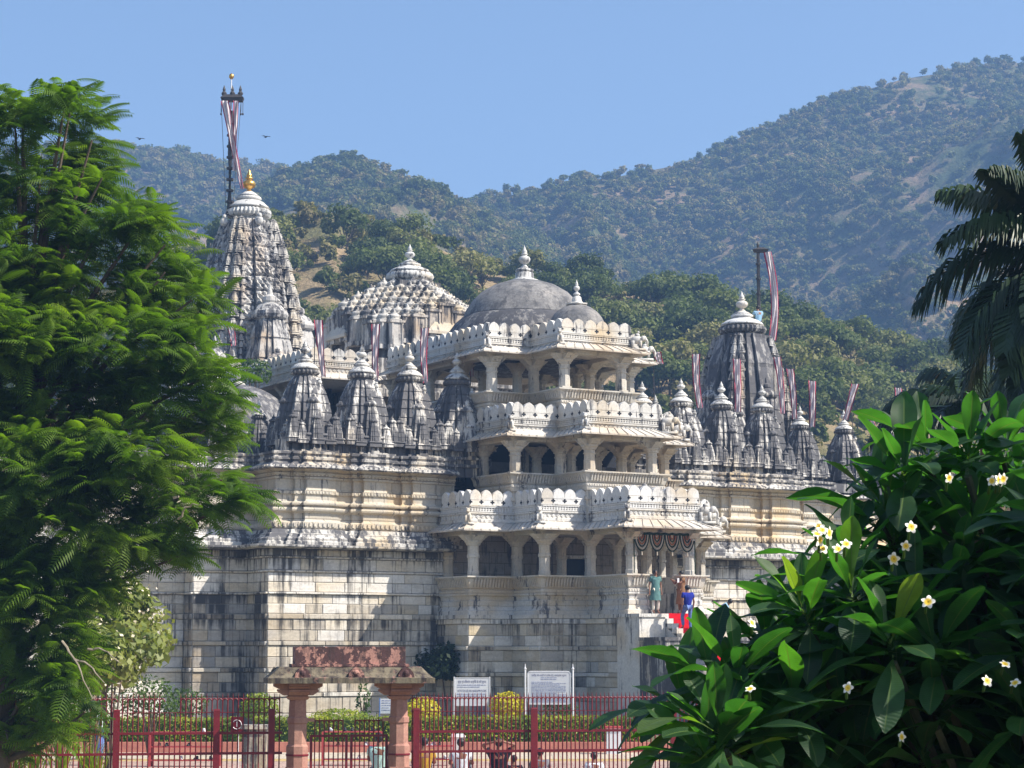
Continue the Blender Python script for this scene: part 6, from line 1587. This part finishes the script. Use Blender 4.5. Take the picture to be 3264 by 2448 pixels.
def person(label, loc, rz, J, shirt, lower, hair='short', sc=1.0, kurta=None, sleeves='short', shoes=(0.02,0.02,0.02)):
    root = empty('person', loc, rz); root.scale = (sc,sc,sc); tag(root, label, 'person')
    V = {k_: Vector(v) for k_, v in J.items()}
    order = ['pelvis','spine','chest','neck','head','crown','hipL','kneeL','ankL','toeL','hipR','kneeR','ankR','toeR','shL','elL','wrL','shR','elR','wrR']
    rad = [(0.115,0.09),(0.105,0.085),(0.125,0.09),0.048,(0.078,0.092),0.066,0.082,0.055,0.036,0.03,0.082,0.055,0.036,0.03,0.05,0.038,0.026,0.05,0.038,0.026]
    E_ = [(0,1),(1,2),(2,3),(3,4),(4,5),(0,6),(6,7),(7,8),(8,9),(0,10),(10,11),(11,12),(12,13),(2,14),(14,15),(15,16),(2,17),(17,18),(18,19)]
    pts = [V[o] for o in order]
    hd = (V['crown']-V['neck']).normalized()
    fw = Vector((0,-1,0)); nose = V['head']+fw*0.098-hd*0.005; pts.append(nose); rad.append(0.012); E_.append((4, len(pts)-1))
    for s_, w, el in (('L',16,15),('R',19,18)):
        d = (V['wr'+s_]-V['el'+s_]).normalized(); sd = d.cross(Vector((0,1,0.2))).normalized(); palm = V['wr'+s_]+d*0.075; pts.append(palm); rad.append((0.030,0.018)); pi2 = len(pts)-1; E_.append((w, pi2))
        for f in range(4):
            off = sd*(0.026-0.0175*f); cu = d.cross(sd)*0.012; k1_ = palm+off+d*0.045; k2_ = palm+off*1.1+d*(0.085 if f in (1,2) else 0.070)+cu
            pts += [k1_, k2_]; rad += [0.0085,0.007]; E_ += [(pi2, len(pts)-2), (len(pts)-2, len(pts)-1)]
        th = V['wr'+s_]+d*0.04+sd*0.035; th2 = th+d*0.035+sd*0.012; pts += [th, th2]; rad += [0.010,0.008]; E_ += [(pi2, len(pts)-2), (len(pts)-2, len(pts)-1)]
    skin_obj('body', pts, E_, rad, SKIN, root)
    # shirt
    f = 0.55 if sleeves == 'short' else 0.93
    sp = [V['pelvis'].lerp(V['spine'],0.1), V['spine'], V['chest'], V['chest'].lerp(V['neck'],0.62), V['shL'], V['shL'].lerp(V['elL'],0.6 if sleeves=='short' else 1.0), V['shR'], V['shR'].lerp(V['elR'],0.6 if sleeves=='short' else 1.0)]
    sr = [(0.158,0.128),(0.148,0.122),(0.168,0.128),0.075,0.08,0.07,0.08,0.07]; se = [(0,1),(1,2),(2,3),(2,4),(4,5),(2,6),(6,7)]
    if sleeves != 'short':
        sp += [V['elL'].lerp(V['wrL'],0.9), V['elR'].lerp(V['wrR'],0.9)]; sr += [0.045,0.045]; se += [(5,8),(7,9)]
    skin_obj('shirt', sp, se, sr, shirt, root, 1)
    if kurta:
        b = MB(); prof = [(0.152,0.128,0.62),(0.165,0.138,0.30),(0.185,0.15,0.0),(0.215,0.175,-0.32),(0.235,0.19,kurta)]; n = 18; vv = []
        for (rx, ry, dz) in prof:
            for j in range(n): a = 2*pi*j/n; w = 1+0.06*cos(5*a+dz*4)*(1 if dz < 0 else 0); vv.append((V['pelvis'].x+rx*w*cos(a), V['pelvis'].y+ry*w*sin(a), V['pelvis'].z+dz*0.62 if dz > 0 else V['pelvis'].z+dz))
        b.add(vv, [(i*n+j, i*n+(j+1)%n, (i+1)*n+(j+1)%n, (i+1)*n+j) for i in range(4) for j in range(n)]); b.build('tunic_skirt', shirt, root, True)
    lp = [V['pelvis'], V['hipL'], V['kneeL'], V['ankL'].lerp(V['kneeL'],0.08), V['hipR'], V['kneeR'], V['ankR'].lerp(V['kneeR'],0.08)]
    skin_obj('trousers', lp, [(0,1),(1,2),(2,3),(0,4),(4,5),(5,6)], [(0.135,0.11),0.098,0.072,0.062,0.098,0.072,0.062], lower, root, 0)
    b = MB(); c_ = V['head']+hd*0.032+Vector((0,0.034,0))
    b.ball(c_, (0.094,0.098,0.095), 14, 9)
    if hair == 'long': b.ball(c_+Vector((0,0.06,-0.14)), (0.085,0.06,0.20), 12, 8)
    if hair == 'bun': b.ball(c_+Vector((0,0.10,-0.03)), (0.05,0.05,0.05), 10, 6)
    b.build('hair', HAIR, root, True)
    b = MB()
    for sx in (-0.03,0.03): b.ball(V['head']+Vector((sx,-0.085,0.012)), (0.012,0.008,0.008), 6, 4)
    b.build('eye', HAIR, root); b = MB(); b.ball(V['head']+Vector((0,-0.088,-0.045)), (0.024,0.01,0.007), 8, 4); b.build('mouth', plain('lip',(0.22,0.07,0.06),0.5,0.3), root)
    return root
teal = clothm('teal_cloth',(0.10,0.20,0.19)); navy = clothm('royal_blue_cloth',(0.02,0.03,0.26)); denim = clothm('blue_denim',(0.13,0.19,0.42)); brown = clothm('brown_cloth',(0.24,0.13,0.07)); cream = clothm('cream_cloth',(0.55,0.52,0.45)); white = clothm('white_cloth',(0.62,0.66,0.70)); black = clothm('black_cloth',(0.018,0.015,0.022)); sky_c = clothm('light_blue_cloth',(0.25,0.42,0.58)); floral = clothm('pink_floral_cloth',(0.38,0.12,0.16)); mustard = clothm('mustard_cloth',(0.38,0.22,0.03)); grey = clothm('grey_cloth',(0.2,0.2,0.22)); mint = clothm('pale_mint_cloth',(0.40,0.58,0.52))
def at_uv(u, v, z): return uvw(u, v, z)
person('woman in teal patterned tunic standing in the porch doorway at the stair top', at_uv(-0.66,-0.42,4.283), radians(20), dict(STAND, wrL=(-0.27,-0.03,0.86), elL=(-0.26,0.02,1.10)), teal, cream, 'bun', 0.93, -0.42)
person('woman in brown tunic with long dark hair holding up a phone at the porch', at_uv(0.68,-0.1,4.283), radians(-60), dict(STAND, elR=(0.20,-0.18,1.20), wrR=(0.06,-0.38,1.30), elL=(-0.20,-0.16,1.18), wrL=(-0.05,-0.36,1.28)), brown, brown, 'long', 0.93, -0.55)
ph = empty('phone', at_uv(0.44,-0.27,5.50), TR); tag(ph, 'small pale phone held up by the woman in brown', 'phone'); b = MB(); b.box(-0.04,0.04,-0.006,0.006,-0.08,0.08); b.build('case', MAT['boardwhite'], ph); b = MB(); b.box(-0.034,0.034,0.0065,0.008,-0.07,0.07); b.build('screen', MAT['dark'], ph)
person('man in royal blue polo and jeans climbing the red carpeted stairs', at_uv(-0.50,-2.22,3.573), TR+pi-0.1, dict(STAND, kneeR=(0.10,-0.24,0.60), ankR=(0.10,-0.16,0.22), toeR=(0.10,-0.31,0.195), pelvis=(0,-0.02,0.93), head=(0,-0.05,1.57), crown=(0,-0.05,1.65)), navy, denim, 'short', 1.0)
person('person in light blue top bending over beside the stairs, half behind plumeria leaves', at_uv(0.98,-1.95,3.42), radians(80), dict(STAND, spine=(0,-0.12,1.08), chest=(0,-0.30,1.20), neck=(0,-0.42,1.28), head=(0,-0.50,1.34), crown=(0,-0.53,1.42), shL=(-0.18,-0.32,1.24), shR=(0.18,-0.32,1.24), elL=(-0.2,-0.42,0.98), elR=(0.2,-0.42,0.98), wrL=(-0.16,-0.5,0.74), wrR=(0.16,-0.5,0.74)), sky_c, denim, 'short', 0.95)
person('seated visitor in light blue shirt behind the first storey balustrade', at_uv(-0.15,4.3,4.95), TR, SIT, sky_c, grey, 'short')
person('seated visitor in pink floral clothes behind the first storey balustrade', at_uv(-0.95,4.2,4.92), TR, SIT, floral, floral, 'long', 0.95)
b = MB(); b.box(-1.4,0.4,4.0,4.6,4.28,4.93); b.build('bench', MAT['cream_in'], porch)
P = uvw(13.95,12.75,17.66); person('worker in light blue shirt crouching on the corner tower cap', P, radians(200), SIT, sky_c, grey, 'short')
kb = empty('sitting_ledge', (px(470,760,47.5).x, 47.5, 0.004)); tag(kb, 'low stone ledge behind the fence where visitors sit', 'ledge'); b = MB(); b.box(-4.6,6.5,-0.25,0.25,0,0.14); b.build('slab', MAT['marble'], kb); b = MB(); b.box(-4.65,6.55,-0.29,0.29,0.14,0.18); b.build('top', MAT['marble'], kb)
behind = dict(SIT, elL=(-0.36,0.02,0.74), wrL=(-0.14,0.12,0.80), elR=(0.36,0.02,0.74), wrR=(0.14,0.12,0.80))
for (X, lab, J, sh, ha, sc, dz) in ((461,'seated man in white t-shirt seen from behind through the fence',SIT,white,'short',1.0,0.18),(499,'seated person in black with both hands clasped behind the head',behind,black,'short',1.0,0.18),(540,'dark haired person leaning close behind a fence post',SIT,grey,'short',0.9,0.06),(514,'dark haired person whose head just shows above the fence rail',SIT,black,'short',0.8,0.0),(594,'person in pale striped shirt sitting at the right of the fence',SIT,white,'short',0.85,0.02),(424,'person in mustard clothes behind the right fence post of the gateway',SIT,mustard,'short',1.0,0.2),(379,'man in pale mint shirt half hidden by the right gateway column',SIT,mint,'short',1.05,0.24)):
    P = px(X, 750, 47.5); person(lab, (P.x, 47.5, 0.004+dz), pi+radians(rsn.uniform(-15,15)), J, sh, grey, ha, sc)
P = px(293, 750, 49); 
for (X, D, lab, sh, lo) in ((100,57,'person in white and blue walking past the hedge beside a fence post',white,denim),(3,55,'person in white at the far left edge behind the fence',white,white)):
    P = px(X, 740, D); person(lab, (P.x, D, 0.008), radians(80), STAND, sh, lo, 'short', 0.95)
# birds
for (X, Y, lab) in ((266,137,'dark bird gliding right of the great flagstaff'),(140,139,'dark bird gliding above the far left hill')):
    P = px(X, Y, 150); root = empty('bird', P, radians(30)); root.scale = (0.6,0.6,0.6); tag(root, lab, 'bird')
    b = MB(); b.ball((0,0,0),(0.09,0.28,0.08),8,6); b.ball((0,-0.28,0.03),(0.06,0.08,0.06),7,5); b.add([(0,-0.38,0.03),(0.02,-0.33,0.02),(-0.02,-0.33,0.02)],[(0,1,2)]); b.add([(-0.05,0.22,0),(0.05,0.22,0),(0.12,0.48,0),(-0.12,0.48,0)],[(0,1,2,3)]); b.build('body', MAT['dark'], root)
    for s_ in (-1,1):
        b = MB(); V = [(s_*0.05,-0.14,0.03),(s_*0.32,-0.18,0.10),(s_*0.62,-0.06,0.06),(s_*0.34,0.08,0.09),(s_*0.05,0.12,0.03)]; b.add(V+[(x,y,z+0.015) for x,y,z in V],[(0,1,2,3,4),(9,8,7,6,5)]+[(i,(i+1)%5,5+(i+1)%5,5+i) for i in range(5)]); b.build('wing', MAT['dark'], root)
# ---------------------------------------------------------------- haze
k = NT('thin_blue_haze'); k.t.nodes.remove(k.b); pv = k.n('VolumePrincipled'); pv.inputs['Color'].default_value = (0.30,0.54,1.0,1); pv.inputs['Density'].default_value = 0.00068; pv.inputs['Anisotropy'].default_value = 0.1
k.l(pv.outputs[0], k.out.inputs['Volume'])
b = MB(); b.box(-1500,1500,-70,1500,-1,275); hz = b.build('haze', k.mat); tag(hz, 'thin bluish haze filling the valley air', 'haze', kind='stuff')
